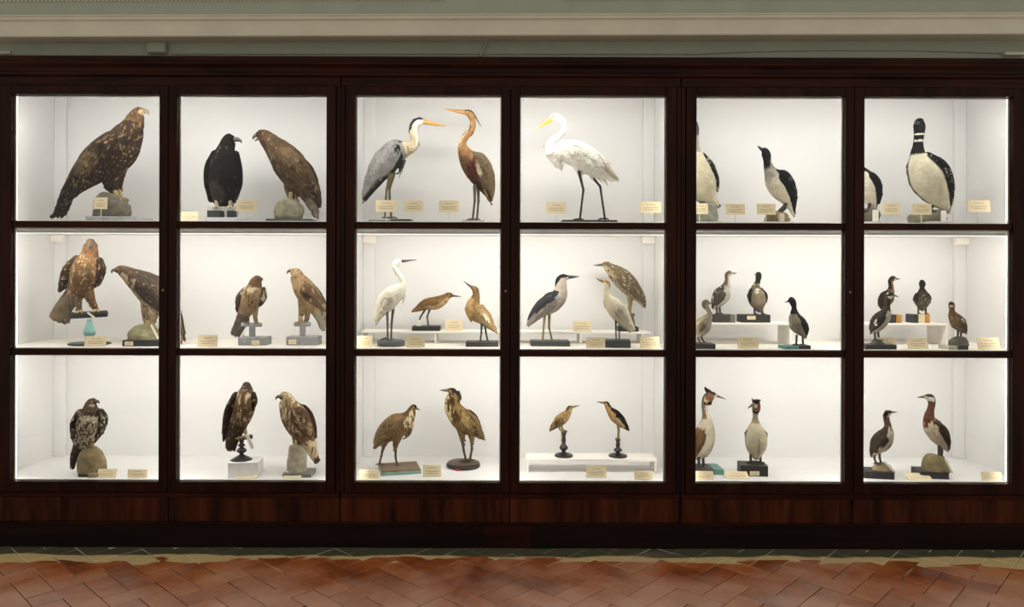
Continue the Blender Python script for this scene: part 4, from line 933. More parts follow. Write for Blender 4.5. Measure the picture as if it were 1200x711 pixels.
def st(B): slab(B, 560, 662, 552, None, .12, BLK, 'base'); bar(B, 628, 500, 636, 556, 9, '#4d4636', 'branch'); bar(B, 600, 500, 640, 488, 7, '#4d4636', 'branch')
make_bird('young brown night heron flecked with cream, perched behind the cattle egret', 3, 1,
    [(690, 445, 9, .6), (672, 410, 26, .6), (636, 368, 42), (592, 320, 50), (546, 280, 42), (516, 256, 28), (496, 240, 20), (482, 238, 11)],
    '#857254', -1, .42, zs=ZR_M, ops=[('S', 4.4, 8, -2, -.1, '#b7a582'), ('S', -1, 4.5, -2, -.35, '#a8977a'), ('K', '#d9cfb5', .76, 110, 70), ('K', '#55452f', .66, 130, 45), ('M', .18, 35)],
    wing=[(540, 275, 18), (590, 318, 36), (645, 375, 28), (690, 430, 8)], wing_col='#7a684b', wing_ops=[('K', '#e8e2cf', .80, 75, 75)], beak=[(486, 238, 8), (462, 239, 5.5), (432, 241, 1.2)], beak_col='#4d4c44', eye=(494, 235, 3.5), eye_col='#b98a20',
    legs=[[(612, 400, 11), (614, 440, 6), (607, 478, 6), (612, 496, 5)], [(626, 400, 11), (622, 440, 6), (618, 478, 6), (626, 494, 5)]], leg_col='#84754a', toe=18, leg_dy=8, stand=st, fcount=260, flen=.026, flift=.003, fvary=.16, pale=('#cfc3a4', .1), seed=20)
def st(B): slab(B, 498, 628, 620, None, .13, '#2e3133', 'base', rot=-8)
make_bird('cream cattle egret with rusty crown and slim black legs, looking left', 3, 1,
    [(622, 570, 11, .6), (602, 535, 29, .6), (566, 485, 45), (532, 440, 42), (509, 404, 24), (501, 372, 16), (501, 347, 17), (496, 328, 17), (484, 325, 9)],
    '#ddd2b4', -1, dep(3, 1, 658, 560, .14), extras=[[(498, 410, 12, .6), (488, 425, 7, .5), (490, 455, 2, .5)]], ops=[('E', 500, 318, 18, 12, 20, '#a9784a', .5), ('E', 515, 340, 6, 12, 0, '#8a5c36', .5), ('M', .1, 35)],
    wing=[(530, 422, 20), (566, 465, 33), (604, 520, 22), (640, 568, 6)], wing_col='#ddd4b9', wing_ops=[('E', 560, 520, 12, 50, -30, '#bba981', .6)], beak=[(488, 324, 8), (468, 317, 5.5), (446, 307, 1.2)], beak_col='#6d5f3c', eye=(494, 322, 3),
    legs=[[(546, 505, 7), (546, 560, 3.4), (548, 620, 3.2)], [(564, 510, 7), (564, 560, 3.4), (563, 618, 3.2)]], leg_col='#23211d', toe=24, leg_dy=9, stand=st, fcount=200, flen=.026, flift=.002, fvary=.08, lines=.18, seed=21)
def st(B): slab(B, 20, 167, 638, None, .11, '#34312c', 'base')
make_bird('pale buff grebe in front of the riser, partly hidden behind the wood post', 4, 1,
    [(48, 592, 13), (70, 578, 32), (100, 546, 44), (124, 512, 27), (136, 486, 13), (126, 462, 12), (112, 444, 16), (118, 431, 19), (131, 431, 10)],
    '#a3957a', 1, dep(4, 1, 665, 100, .11), ops=[('S', 0, 4, -2, -.2, '#b8ad96'), ('S', 5.5, 9, .2, 2, '#6e6450'), ('M', .15, 40)], wing=[(105, 520, 14), (80, 555, 20), (52, 590, 7)], wing_col='#8d8068', beak=[(128, 430, 7), (138, 431, 4), (147, 433, 1.2)], beak_col='#5c523c', eye=(122, 427, 3),
    legs=[[(75, 590, 7), (80, 615, 5), (92, 634, 5)], [(92, 588, 7), (98, 612, 5), (112, 634, 5)]], leg_col='#4e4736', toe=20, leg_dy=8, stand=st, fcount=140, flen=.018, flift=.002, fvary=.08, seed=22)
def st(B): slab(B, 158, 240, 490, None, .09, '#2f2d2a', 'base'); slab(B, 240, 266, 490, None, .09, '#6f695c', 'base_end')
make_bird('grey and white grebe with brown cap looking right on the riser', 4, 1,
    [(158, 453, 15, .7), (174, 425, 34), (200, 386, 42), (219, 346, 22), (226, 316, 12), (225, 293, 13), (236, 281, 15), (249, 281, 9)],
    '#b3aa98', 1, .40, zs=ZR_R, ops=[('S', 3, 8, .0, 2, '#6b6250'), ('S', 3.2, 6, -2, -.1, '#b9b1a0'), ('S', -1, 3, .3, 2, '#4e473c'), ('K', '#e0dccf', .7, 120, 50), ('M', .15, 40)],
    wing=[(206, 368, 14), (180, 402, 22), (156, 440, 9)], wing_col='#5e574b', beak=[(246, 280, 6), (260, 281, 4), (273, 279, 1)], beak_col='#4b4334', eye=(240, 279, 2.6), legs=[[(172, 445, 6), (174, 486, 5)], [(186, 445, 6), (189, 486, 5)]], leg_col='#2d2b27', toe=18, leg_dy=6, stand=st, fcount=120, flen=.018, flift=.002, fvary=.1, seed=23)
def st(B): slab(B, 298, 444, 490, None, .1, BLK, 'base'); plaque(B, 326, 368, 496, 514, .1, name='plaque')
make_bird('dark necked grebe with round buff breast facing forward on the riser', 4, 1,
    [(388, 462, 20, .8), (381, 428, 42), (376, 388, 43), (370, 354, 24), (378, 325, 13), (384, 300, 16), (382, 284, 14)],
    '#8f8168', 0, .40, zs=ZR_R, fwings=[[(345, 362, 6, 3), (337, 395, 7, 3), (342, 432, 4, 3)], [(395, 358, 6, 3), (415, 390, 9, 3), (420, 425, 5, 3)]], wing_col='#3b342b',
    ops=[('S', 3.5, 7, -2, 2, '#2f2922'), ('S', 2.7, 3.6, -2, 2, '#75694f', .8), ('K', '#e0d9c6', .74, 110, 60, ('S', 2.2, 4, -2, 2, '#000000')), ('B', '#3a332a'), ('M', .18, 40)], beak=[(372, 288, 5, 1, -8), (364, 287, 2, 1, -16)], beak_col='#35302a', eye=(377, 284, 2.5, 'front', 390),
    legs=[[(364, 452, 6), (364, 486, 5)], [(402, 452, 6), (403, 486, 5)]], leg_col='#2d2b27', toe=18, stand=st, fcount=140, flen=.018, flift=.002, fvary=.1, seed=24)
def st(B): slab(B, 513, 588, 648, None, .1, '#5f918a', 'base'); slab(B, 588, 648, 645, None, .1, BLK, 'base_end')
make_bird('black headed grebe with pale belly standing on a teal fronted block', 4, 1,
    [(616, 598, 13, .7), (604, 570, 33), (582, 536, 44), (566, 496, 29), (562, 460, 13), (558, 432, 16), (549, 416, 17), (537, 420, 9)],
    '#a39882', -1, dep(4, 1, 672, 580, .1), ops=[('S', 3.3, 8, -2, 2, '#1f1c1a'), ('S', -1, 3.4, .2, 2, '#39322a'), ('K', '#d9d3c3', .72, 120, 50, ('S', 2, 3.6, -2, 2, '#000000')), ('M', .18, 40)],
    wing=[(588, 508, 14), (610, 550, 16), (622, 592, 6)], wing_col='#332d27', beak=[(540, 420, 6), (528, 424, 4), (514, 427, 1)], beak_col='#4a463e', eye=(548, 413, 2.8), eye_col='#a01d10', legs=[[(576, 595, 6), (573, 642, 5)], [(606, 592, 6), (608, 642, 5)]], leg_col='#2d2b27', toe=20, leg_dy=8, stand=st, fcount=140, flen=.018, flift=.002, fvary=.1, seed=25)
def st(B): slab(B, 150, 218, 490, None, .09, BLK, 'base'); slab(B, 218, 246, 490, None, .09, '#b07a24', 'base_end')
make_bird('small grebe with rufous neck on an amber ended block, behind another grebe', 5, 1,
    [(142, 455, 11), (151, 435, 28), (170, 402, 36), (187, 372, 20), (191, 345, 12), (188, 321, 13), (200, 307, 14), (214, 309, 8)],
    '#7d5c40', 1, .40, zs=ZR_R, ops=[('S', 3.3, 8, .1, 2, '#2c241e'), ('S', 5.5, 8, -2, 2, '#3c3029'), ('S', 3, 5.5, -2, 0, '#8a5530'), ('E', 208, 312, 8, 5, 0, '#c9bca2', .5), ('S', -1, 3, .2, 2, '#33291f'), ('M', .2, 40)],
    wing=[(172, 385, 12), (152, 415, 18), (136, 450, 6)], wing_col='#332921', beak=[(211, 308, 6), (223, 309, 4), (236, 310, 1)], beak_col='#3a352c', eye=(204, 305, 2.6), legs=[[(160, 450, 6), (160, 486, 5)], [(175, 450, 6), (176, 486, 5)]], leg_col='#2d2b27', toe=16, leg_dy=6, stand=st, fcount=120, flen=.017, flift=.002, fvary=.1, seed=26)
def st(B): slab(B, 62, 220, 642, None, .1, BLK, 'base'); B['low'] = Z_S2T + .03; rock(B, [(118, 642, 38), (118, 630, 32), (118, 618, 22)], '#4d483d', seed=21, amp=.15)
make_bird('grebe with black cap and white cheek looking right, white wing flecks', 5, 1,
    [(92, 580, 9), (105, 560, 27), (130, 525, 41), (157, 490, 34), (171, 456, 16), (172, 426, 15), (179, 399, 19), (191, 388, 15), (203, 392, 8)],
    '#c2b8a2', 1, dep(5, 1, 670, 140, .1), ops=[('S', 3.6, 6.2, -2, 2, '#4d382b'), ('S', -1, 4, .15, 2, '#3a322a'), ('E', 185, 402, 17, 8, 15, '#d9d2c0', .4), ('P', [(165, 395), (180, 372), (200, 378), (212, 394), (195, 392), (178, 396)], '#1d1b1a', 4), ('M', .15, 40)],
    wing=[(148, 482, 12), (118, 520, 18), (90, 568, 7)], wing_col='#3b332b', wing_ops=[('K', '#e9e4d6', .64, 90, 60)], beak=[(200, 391, 6), (214, 395, 4), (229, 399, 1)], beak_col='#2d2a26', eye=(193, 390, 2.8), eye_col='#a01d10', legs=[[(108, 575, 6), (110, 618, 5)], [(124, 572, 6), (130, 618, 5)]], leg_col='#2d2b27', toe=18, leg_dy=7, stand=st, fcount=140, flen=.018, flift=.002, fvary=.1, seed=27)
def st(B): slab(B, 303, 330, 488, None, .09, BLK, 'base'); slab(B, 330, 362, 488, None, .09, '#cfc3a0', 'base_middle'); slab(B, 362, 388, 488, None, .09, '#b07a24', 'base_end')
make_bird('dark brown grebe seen from behind with round body, on black and amber block', 5, 1,
    [(348, 458, 16, .8), (348, 435, 34), (348, 405, 38), (348, 376, 24), (347, 355, 12), (348, 335, 17), (348, 322, 13)],
    '#5f5441', 0, .40, zs=ZR_R, fwings=[[(322, 385, 6, 3), (315, 410, 6, 3), (322, 440, 3, 3)], [(373, 385, 6, 3), (381, 410, 6, 3), (374, 440, 3, 3)]], wing_col='#352d24', ops=[('S', 3.1, 7, -2, 2, '#231e1a'), ('S', 2.2, 3.2, -2, 2, '#40372b', .8), ('K', '#a59a80', .7, 160, 90, ('S', -1, 2.6, -2, 2, '#000000')), ('M', .2, 50)],
    beak=[(348, 332, 5, 1, 16), (348, 332, 2, 1, 36)], beak_col='#2d2a26', legs=[[(329, 448, 5), (328, 484, 4)], [(366, 448, 5), (366, 484, 4)]], leg_col='#2d2b27', toe=14, stand=st, fcount=150, flen=.016, flift=.002, fvary=.15, seed=28)
def st(B):
    slab(B, 480, 528, 648, None, .1, '#c5beaa', 'base'); slab(B, 528, 582, 645, None, .1, '#2e302c', 'base_end'); B['low'] = Z_S2T + .02
    rock(B, [(532, 648, 48), (530, 625, 44), (528, 606, 28)], '#5f5b4b', seed=22, amp=.14)
make_bird('small russet grebe looking left on a rough dark rock', 5, 1,
    [(566, 580, 7), (553, 562, 23), (529, 530, 37), (506, 496, 26), (498, 470, 13), (498, 449, 14), (495, 435, 13), (486, 438, 7)],
    '#8c6e4d', -1, dep(5, 1, 670, 530, .1), ops=[('S', 3, 5.3, -2, 2, '#7d5638'), ('S', 5.2, 8, .0, 2, '#332b24'), ('E', 492, 447, 10, 5, 0, '#cfc3a9', .5), ('S', -1, 3, .35, 2, '#5b4a37'), ('K', '#b59a74', .7, 130, 60), ('M', .15, 45)],
    wing=[(520, 505, 12), (543, 540, 16), (568, 578, 5)], wing_col='#7f684b', wing_ops=[('E', 535, 515, 6, 10, 0, '#dcd0b6', .5)], beak=[(488, 440, 5), (483, 447, 3), (479, 452, 1)], beak_col='#3a352c', eye=(490, 435, 2.6), legs=[[(530, 572, 6), (526, 604, 4)], [(546, 572, 6), (542, 604, 4)]], leg_col='#2d2b27', toe=16, leg_dy=6, stand=st, fcount=130, flen=.017, flift=.002, fvary=.12, seed=29)

# =============== bottom row ===============
def st(B):
    slab(B, 370, 470, 600, None, .1, '#2b2925', 'base'); slab(B, 418, 470, 608, None, .02, '#9a8a63', 'base_front', -.06); B['low'] = Z_S3 + .02
    rock(B, [(440, 605, 64), (437, 560, 64), (430, 520, 56), (424, 492, 40)], '#857553', seed=31, amp=.06)
make_bird('barred hawk with spotted white breast on a smooth brown rock', 0, 2,
    [(344, 575, 11, .6), (355, 530, 20, .6), (386, 475, 38), (415, 420, 54), (430, 362, 63), (432, 318, 48), (432, 292, 33), (438, 274, 27), (446, 264, 18)],
    '#b9ab90', 0, dep(0, 2, 625, 420, .1), fwings=[[(382, 318, 18, 1.7), (362, 370, 19, 2), (360, 430, 14, 2), (366, 488, 6, 1.6)], [(478, 312, 14, 1.7), (492, 350, 15, 2), (480, 405, 13, 2), (452, 458, 5, 1.6)], [(372, 460, 14, 1, 15), (352, 520, 14, .8, 15), (344, 575, 8, .6, 15)]], wing_col='#3d3023', wing_ops=[('K', '#8f7a5c', .7, 80, 40)],
    ops=[('S', 4.8, 9, -2, 2, '#5e4831'), ('E', 448, 282, 14, 8, 0, '#a5936f', .5), ('S', -1, 2, -2, 2, '#40332a'), ('K', '#33271c', .5, 110, 90), ('B', '#43352a'), ('M', .15, 35)],
    beak=[(458, 264, 9), (469, 267, 6), (472, 275, 1.5)], beak_col='#33302b', eye=(446, 264, 3.5), eye_col='#b98a20', legs=[[(405, 455, 12), (408, 492, 8)], [(438, 452, 12), (442, 490, 8)]], leg_col='#a58f55', toe=24, stand=st, fcount=420, flen=.022, flift=.004, fvary=.3, pale=('#e4dcc8', .18), seed=30)
def st(B):
    slab(B, 268, 410, 556, None, .14, '#f6f4f0', 'block', rot=6); B['snap'] = False
    turned(B, 338, [(8, 440), (12, 452), (9, 464), (18, 474), (9, 482), (20, 492), (23, 502), (10, 512), (14, 520), (36, 532), (54, 544), (57, 556)], '#1b1918')
    bar(B, 296, 446, 388, 432, 10, '#1b1918'); paper_tag(B, 362, 420, 392, 490, 16, -40)
make_bird('dark buzzard with cream streaked breast on a black turned stand and white block', 1, 2,
    [(286, 488, 25, .4), (295, 440, 33, .45), (316, 380, 44), (338, 320, 54), (352, 266, 52), (358, 228, 40), (362, 203, 29), (363, 186, 20)],
    '#6d543a', 0, dep(1, 2, 628, 340, .14), extras=[[(345, 350, 24), (348, 400, 11)], [(325, 370, 22), (330, 410, 11)]], fwings=[[(312, 238, 20, 1.6), (282, 315, 24, 1.7), (262, 400, 15, 1.4), (252, 452, 5, 1.2)], [(394, 228, 10, 2), (398, 268, 11, 2.2), (382, 325, 6, 2)]], wing_col='#33271d',
    ops=[('S', -1, 2.2, -2, 2, '#42341f'), ('S', 6, 8, -2, 2, '#4a3826'), ('K', '#cdb990', .56, 130, 28, ('S', 2.4, 6, -2, 2, '#000000')), ('B', '#3a2c20'), ('M', .3, 35)],
    beak=[(352, 198, 7, 1, -22), (346, 202, 6, 1, -32), (343, 210, 1.5, 1, -34)], beak_col='#35312b', eye=(352, 192, 3.5, 'front', 374), legs=[[(332, 390, 10), (330, 436, 7)], [(350, 385, 10), (360, 430, 7)]], leg_col='#a48f58', toe=22, stand=st, fcount=480, flen=.024, flift=.004, fvary=.3, pale=('#b59c72', .12), seed=31)
def st(B): slab(B, 533, 668, 608, None, .13, '#77776f', 'base'); B['low'] = Z_S3 + .02; rock(B, [(602, 610, 50), (600, 560, 46), (606, 512, 40), (606, 475, 36)], '#a09884', seed=33, amp=.12)
make_bird('pale headed buzzard with cream tail perched on a tall grey rock, looking left', 1, 2,
    [(696, 548, 16, .4), (674, 500, 27, .45), (646, 442, 42), (612, 380, 61), (580, 320, 60), (560, 282, 44), (550, 254, 35), (537, 241, 25), (525, 243, 14)],
    '#85694a', -1, dep(1, 2, 628, 600, .13), extras=[[(598, 420, 24), (597, 465, 14)], [(620, 425, 22, .8, 14), (616, 468, 13, .8, 14)]],
    ops=[('S', -1, 1.8, -2, 2, '#cbb993'), ('P', [(670, 560), (690, 525), (720, 540), (705, 570)], '#594632', 8), ('S', 5, 9, -2, 2, '#9d8963'), ('E', 520, 250, 25, 8, 0, '#5a4733', .5), ('K', '#d6c59e', .6, 120, 30, ('S', 2.5, 6.5, -2, 2, '#000000')), ('K', '#4e3b28', .66, 120, 35), ('M', .2, 35)],
    wing=[(592, 282, 22), (628, 335, 38), (662, 400, 28), (686, 446, 8)], wing_col='#6a523a', wing_ops=[('E', 618, 340, 8, 45, -25, '#cbb68d', .5), ('K', '#a58b63', .66, 70, 35)],
    beak=[(522, 240, 9), (510, 242, 7), (502, 249, 4), (503, 257, 1.5)], beak_col='#3a352f', eye=(536, 238, 4), legs=[[(598, 455, 9), (594, 482, 7)], [(616, 455, 9), (614, 482, 7)]], leg_col='#b09c60', toe=26, stand=st, fcount=480, flen=.024, flift=.004, fvary=.22, pale=('#cdb98f', .14), seed=32)
def st(B): slab(B, 150, 342, 600, None, .2, '#7da392', 'base', rot=14); slab(B, 152, 340, 593, 600, .195, '#6e5a3c', 'turf', rot=14)
make_bird('young brown bittern with dark cap looking right on a green edged board', 2, 2,
    [(142, 480, 9, .6), (160, 450, 29, .6), (200, 410, 51), (245, 380, 58), (285, 355, 45), (307, 325, 27), (316, 302, 18), (325, 293, 15), (334, 297, 9)],
    '#8f7446', 1, dep(2, 2, 620, 230, .24), extras=[[(190, 450, 20), (182, 478, 10), (178, 495, 6)], [(246, 430, 26), (240, 470, 13), (238, 495, 6)], [(300, 370, 28), (300, 410, 16), (285, 440, 4)]],
    ops=[('S', 3.7, 7.4, -2, .15, '#d6c39a'), ('K', '#45290f', .48, 130, 26, ('S', 3.6, 7.4, -2, .4, '#000000')), ('P', [(290, 305), (306, 276), (336, 282), (338, 293), (318, 294), (302, 308)], '#1f1a16', 3), ('S', 4.4, 7, .35, 2, '#6d5230'), ('M', .2, 40), ('K', '#6d5636', .64, 90, 70)],
    wing=[(262, 348, 24), (220, 385, 44), (175, 435, 32), (140, 482, 8)], wing_col='#86704a', wing_ops=[('K', '#5e4a2f', .62, 80, 50)], beak=[(331, 296, 7), (343, 301, 4.5), (355, 306, 1.2)], beak_col='#7a6238', eye=(325, 290, 3), eye_col='#c9a227',
    legs=[[(180, 480, 7), (170, 525, 5), (160, 566, 5)], [(238, 485, 7), (238, 530, 5), (246, 574, 5)]], leg_col='#4a3b25', toe=30, leg_dy=12, stand=st, fcount=300, flen=.026, flift=.003, fvary=.18, seed=33)
def st(B): disc(B, 561, 558, 80, None, '#1f1d1b', 'base'); disc(B, 561, 553, 76, 557, '#4a3d2c', 'turf'); rm = paper_tag(B, 526, 590, 554, 604, 16, -81, 'red_mark'); rm.data.materials[0] = cmat('#a8232b', .6)
make_bird('tall streaked bittern with thick neck on a round black base, bill raised left', 2, 2,
    [(653, 440, 8, .6), (631, 415, 27, .6), (592, 380, 49), (550, 346, 52), (517, 306, 43), (508, 272, 37), (512, 243, 32), (510, 220, 20), (493, 212, 12)],
    '#8d7344', -1, dep(2, 2, 605, 560, .3), extras=[[(552, 395, 24), (555, 440, 13), (557, 468, 7)], [(590, 405, 22), (598, 435, 12), (600, 465, 7)], [(530, 225, 16, .6), (546, 245, 8, .5), (550, 262, 2, .4)]],
    ops=[('S', 3.4, 7.2, -2, -.05, '#d3bd88'), ('K', '#45270d', .5, 140, 20, ('S', 3, 7.2, -2, .35, '#000000')), ('P', [(482, 212), (500, 198), (535, 210), (552, 240), (545, 255), (525, 225), (500, 212)], '#241c14', 5), ('P', [(488, 222), (505, 226), (508, 260), (498, 250)], '#4a3018', 4), ('M', .2, 40), ('K', '#4e3a1c', .66, 90, 45)],
    wing=[(552, 312, 22), (590, 352, 36), (626, 400, 24), (657, 444, 6)], wing_col='#857043', wing_ops=[('K', '#3d2c16', .58, 110, 40), ('E', 565, 340, 20, 40, -40, '#b0935a', .6)], beak=[(496, 212, 9), (472, 212, 6), (447, 212, 1.3)], beak_col='#5b5034', eye=(500, 212, 3.4), eye_col='#c9a227',
    legs=[[(557, 455, 8), (563, 500, 5.5), (574, 548, 5.5)], [(600, 452, 8), (602, 490, 5.5), (592, 546, 5.5)]], leg_col='#3d3220', toe=30, leg_dy=12, stand=st, fcount=320, flen=.028, flift=.003, fvary=.2, seed=34)
def lstand(cx, top):
    def f(B):
        k = (522 - top) / 112.
        turned(B, cx, [(9, top), (12, top + 10 * k), (8, top + 24 * k), (11, top + 42 * k), (8, top + 56 * k), (18, top + 70 * k), (20, top + 79 * k), (9, top + 91 * k), (13, top + 98 * k), (32, top + 104 * k), (43, top + 109 * k), (44, 526)], '#1b1918')
    return f
def st(B): lstand(267, 408)(B); paper_tag(B, 254, 425, 250, 500, 14, 6); bar(B, 256, 412, 280, 408, 7, '#1b1918')
make_bird('little buff bittern looking right on a slim black turned stand', 3, 2,
    [(204, 400, 7, .6), (222, 380, 17, .7), (248, 356, 27), (272, 336, 25), (287, 316, 17), (294, 299, 14), (305, 294, 8)],
    '#a5864f', 1, .275, zs=ZR_B, ops=[('S', 2.4, 5, -2, -.2, '#cbb27c'), ('S', 4.6, 7, .2, 2, '#4d3d26'), ('S', -1, 1, -2, 2, '#5b4a30'), ('K', '#6d5430', .62, 130, 40), ('M', .18, 50)], wing=[(266, 334, 11), (244, 358, 18), (218, 386, 12), (200, 402, 4)], wing_col='#8d7546', wing_ops=[('K', '#5b4727', .62, 110, 50)],
    beak=[(302, 293, 6), (322, 289, 4), (343, 284, 1)], beak_col='#6b5a34', eye=(298, 293, 2.6), eye_col='#c9a227', legs=[[(244, 378, 6), (248, 398, 4), (262, 410, 4)], [(254, 374, 6), (260, 394, 4), (272, 408, 4)]], leg_col='#8a7a3e', toe=12, leg_dy=5, stand=st, fcount=140, flen=.02, flift=.002, fvary=.15, seed=35)
def st(B): lstand(525, 442)(B); paper_tag(B, 538, 452, 552, 526, 10, 8)
make_bird('little black backed bittern stretching left on a slim black turned stand', 3, 2,
    [(573, 400, 5, .6), (558, 382, 16, .7), (535, 356, 26), (510, 331, 28), (488, 308, 19), (477, 289, 14), (470, 277, 13), (460, 273, 7)],
    '#b08d55', -1, .275, zs=ZR_B, ops=[('S', -1, 4.4, .25, 2, '#26211c'), ('S', 4.6, 8, .25, 2, '#2a241d'), ('M', .15, 50)], wing=[(508, 314, 10), (534, 344, 19), (558, 378, 12), (577, 402, 4)], wing_col='#26221e', wing_ops=[('P', [(506, 338), (520, 334), (552, 376), (545, 388), (520, 368)], '#cdb892', 5)],
    beak=[(463, 273, 6), (445, 270, 4), (424, 267, 1)], beak_col='#5b4a28', eye=(468, 272, 2.6), eye_col='#c9a227', legs=[[(525, 374, 7), (527, 405, 4), (524, 442, 4)], [(530, 374, 7), (530, 405, 4), (528, 442, 4)]], leg_col='#7a6a36', toe=12, leg_dy=4, stand=st, fcount=140, flen=.02, flift=.002, fvary=.12, seed=36)
def st(B): slab(B, 20, 150, 590, None, .15, '#35332e', 'base'); slab(B, 150, 198, 590, None, .15, '#5f9389', 'base_end')
make_bird('great crested grebe with rufous cheeks and long bill, beside a wood post', 4, 2,
    [(66, 528, 18), (84, 500, 44), (100, 450, 52), (110, 392, 42), (113, 346, 22), (107, 310, 14), (106, 282, 17), (122, 250, 26), (142, 236, 19), (158, 238, 9)],
    '#ccc2a8', 1, dep(4, 2, 615, 130, .15), extras=[[(128, 222, 14, .6), (112, 208, 8, .5), (104, 194, 2, .4)], [(120, 255, 22, .9), (130, 272, 12, .8), (136, 280, 4, .7)]],
    ops=[('S', 4, 6.2, -2, -.1, '#d6caab'), ('S', 4, 6.4, .1, 2, '#85725a'), ('E', 125, 242, 22, 20, 0, '#8f5a30', .4), ('P', [(98, 268), (118, 262), (142, 262), (140, 284), (118, 282), (100, 278)], '#2a1c14', 5), ('P', [(98, 190), (118, 200), (160, 228), (150, 236), (122, 220), (100, 240), (94, 270), (86, 250)], '#1e1a17', 4), ('E', 152, 240, 10, 6, 0, '#d9cdb4', .4), ('S', -1, 3, .25, 2, '#8a6a44'), ('M', .12, 35)],
    wing=[(92, 395, 14), (74, 440, 22), (58, 500, 12)], wing_col='#6b563c', wing_ops=[('E', 75, 425, 14, 35, 0, '#86633f', .5)], beak=[(154, 236, 8), (178, 244, 5), (204, 254, 1.2)], beak_col='#6b5436', eye=(146, 236, 3), eye_col='#a01d10', legs=[[(78, 515, 8), (76, 584, 6)], [(96, 512, 8), (100, 584, 6)]], leg_col='#3a372f', toe=30, leg_dy=12, stand=st, fcount=160, flen=.022, flift=.002, fvary=.08, seed=37)
def st(B): slab(B, 285, 412, 572, None, .12, '#221f1c', 'base', rot=-9); rock(dict(B, low=Z_S3 + .04), [(348, 574, 56), (348, 566, 52), (348, 558, 40)], '#2b2724', 'base_top', seed=41, amp=.08); plaque(B, 320, 365, 598, 618, .135, name='plaque')
make_bird('great crested grebe facing forward with pale oval body on a black block', 4, 2,
    [(350, 522, 24, .8), (350, 488, 47), (350, 440, 52), (347, 396, 38), (346, 356, 16), (347, 326, 13), (350, 302, 20), (350, 278, 20), (348, 264, 15)],
    '#c9bea2', 0, dep(4, 2, 622, 350, .12), extras=[[(340, 266, 10, .6), (332, 254, 5, .5), (328, 248, 2, .5)], [(356, 262, 10, .6), (366, 260, 6, .5), (373, 258, 2, .5)]], fwings=[[(322, 388, 5, 2, 12), (306, 415, 6, 2, 12), (304, 448, 3, 2, 12)], [(372, 388, 5, 2, 12), (392, 415, 6, 2, 12), (400, 442, 3, 2, 12)]], wing_col='#6b5a45',
    ops=[('S', 3.7, 5.4, -2, 2, '#a3927a'), ('E', 350, 288, 20, 18, 0, '#7d4a2a', .4), ('P', [(332, 302), (345, 312), (372, 300), (370, 318), (345, 322), (335, 314)], '#2c1a12', 5), ('P', [(322, 244), (335, 256), (375, 254), (372, 272), (335, 276)], '#1e1a17', 4), ('E', 342, 285, 8, 10, 0, '#d9c9ac', .5), ('S', 0, 2.2, -.06, .06, '#9d9178', .1), ('B', '#6b5a45'), ('M', .1, 35)],
    beak=[(338, 278, 7, 1, -14), (324, 288, 5, 1, -22), (309, 299, 1.2, 1, -30)], beak_col='#4a3a2a', eye=(342, 276, 3, 'front', 362), eye_col='#a01d10', legs=[[(325, 505, 7), (323, 560, 6)], [(369, 505, 7), (371, 560, 6)]], leg_col='#4a4438', toe=24, stand=st, fcount=160, flen=.022, flift=.002, fvary=.07, seed=38)
def st(B): slab(B, 65, 200, 602, None, .12, '#1d1c1a', 'base', rot=-10); B['low'] = Z_S3 + .03; rock(B, [(136, 605, 46), (136, 585, 44), (134, 566, 30)], '#8a7a5c', seed=43, amp=.1); paper_tag(B, 145, 548, 200, 606, 8, -40)
make_bird('grey grebe with dark cap and white cheek on a small tan rock', 5, 2,
    [(89, 520, 11), (104, 495, 29), (135, 456, 47), (159, 416, 35), (165, 382, 17), (158, 352, 14), (157, 330, 15), (167, 319, 16), (178, 317, 9)],
    '#c0b49c', 1, dep(5, 2, 635, 130, .12), ops=[('S', 4, 6.6, -2, 2, '#5b4b38'), ('E', 165, 330, 11, 7, -20, '#dcd4c2', .4), ('P', [(142, 330), (152, 308), (172, 306), (184, 315), (165, 320), (150, 345)], '#201c19', 4), ('S', -1, 4, .3, 2, '#3c342b'), ('K', '#6e614d', .7, 120, 50), ('M', .12, 40)],
    wing=[(150, 420, 14), (118, 455, 20), (92, 505, 7)], wing_col='#463d32', wing_ops=[('E', 112, 480, 8, 14, 30, '#d9d0bb', .5)], beak=[(176, 316, 6), (192, 316, 4), (209, 315, 1)], beak_col='#2d2a26', eye=(172, 316, 2.8), legs=[[(104, 512, 6), (100, 535, 5), (108, 560, 5)], [(124, 510, 6), (126, 535, 5), (132, 560, 5)]], leg_col='#3a332a', toe=20, leg_dy=7, stand=st, fcount=160, flen=.02, flift=.002, fvary=.1, seed=39)
def st(B): slab(B, 330, 458, 602, None, .13, '#1d1c1a', 'base', rot=-6); B['low'] = Z_S3 + .03; rock(B, [(392, 606, 64), (390, 575, 64), (390, 545, 56), (394, 526, 40)], '#7d724e', seed=44, amp=.08); paper_tag(B, 438, 540, 472, 606, 9, -40)
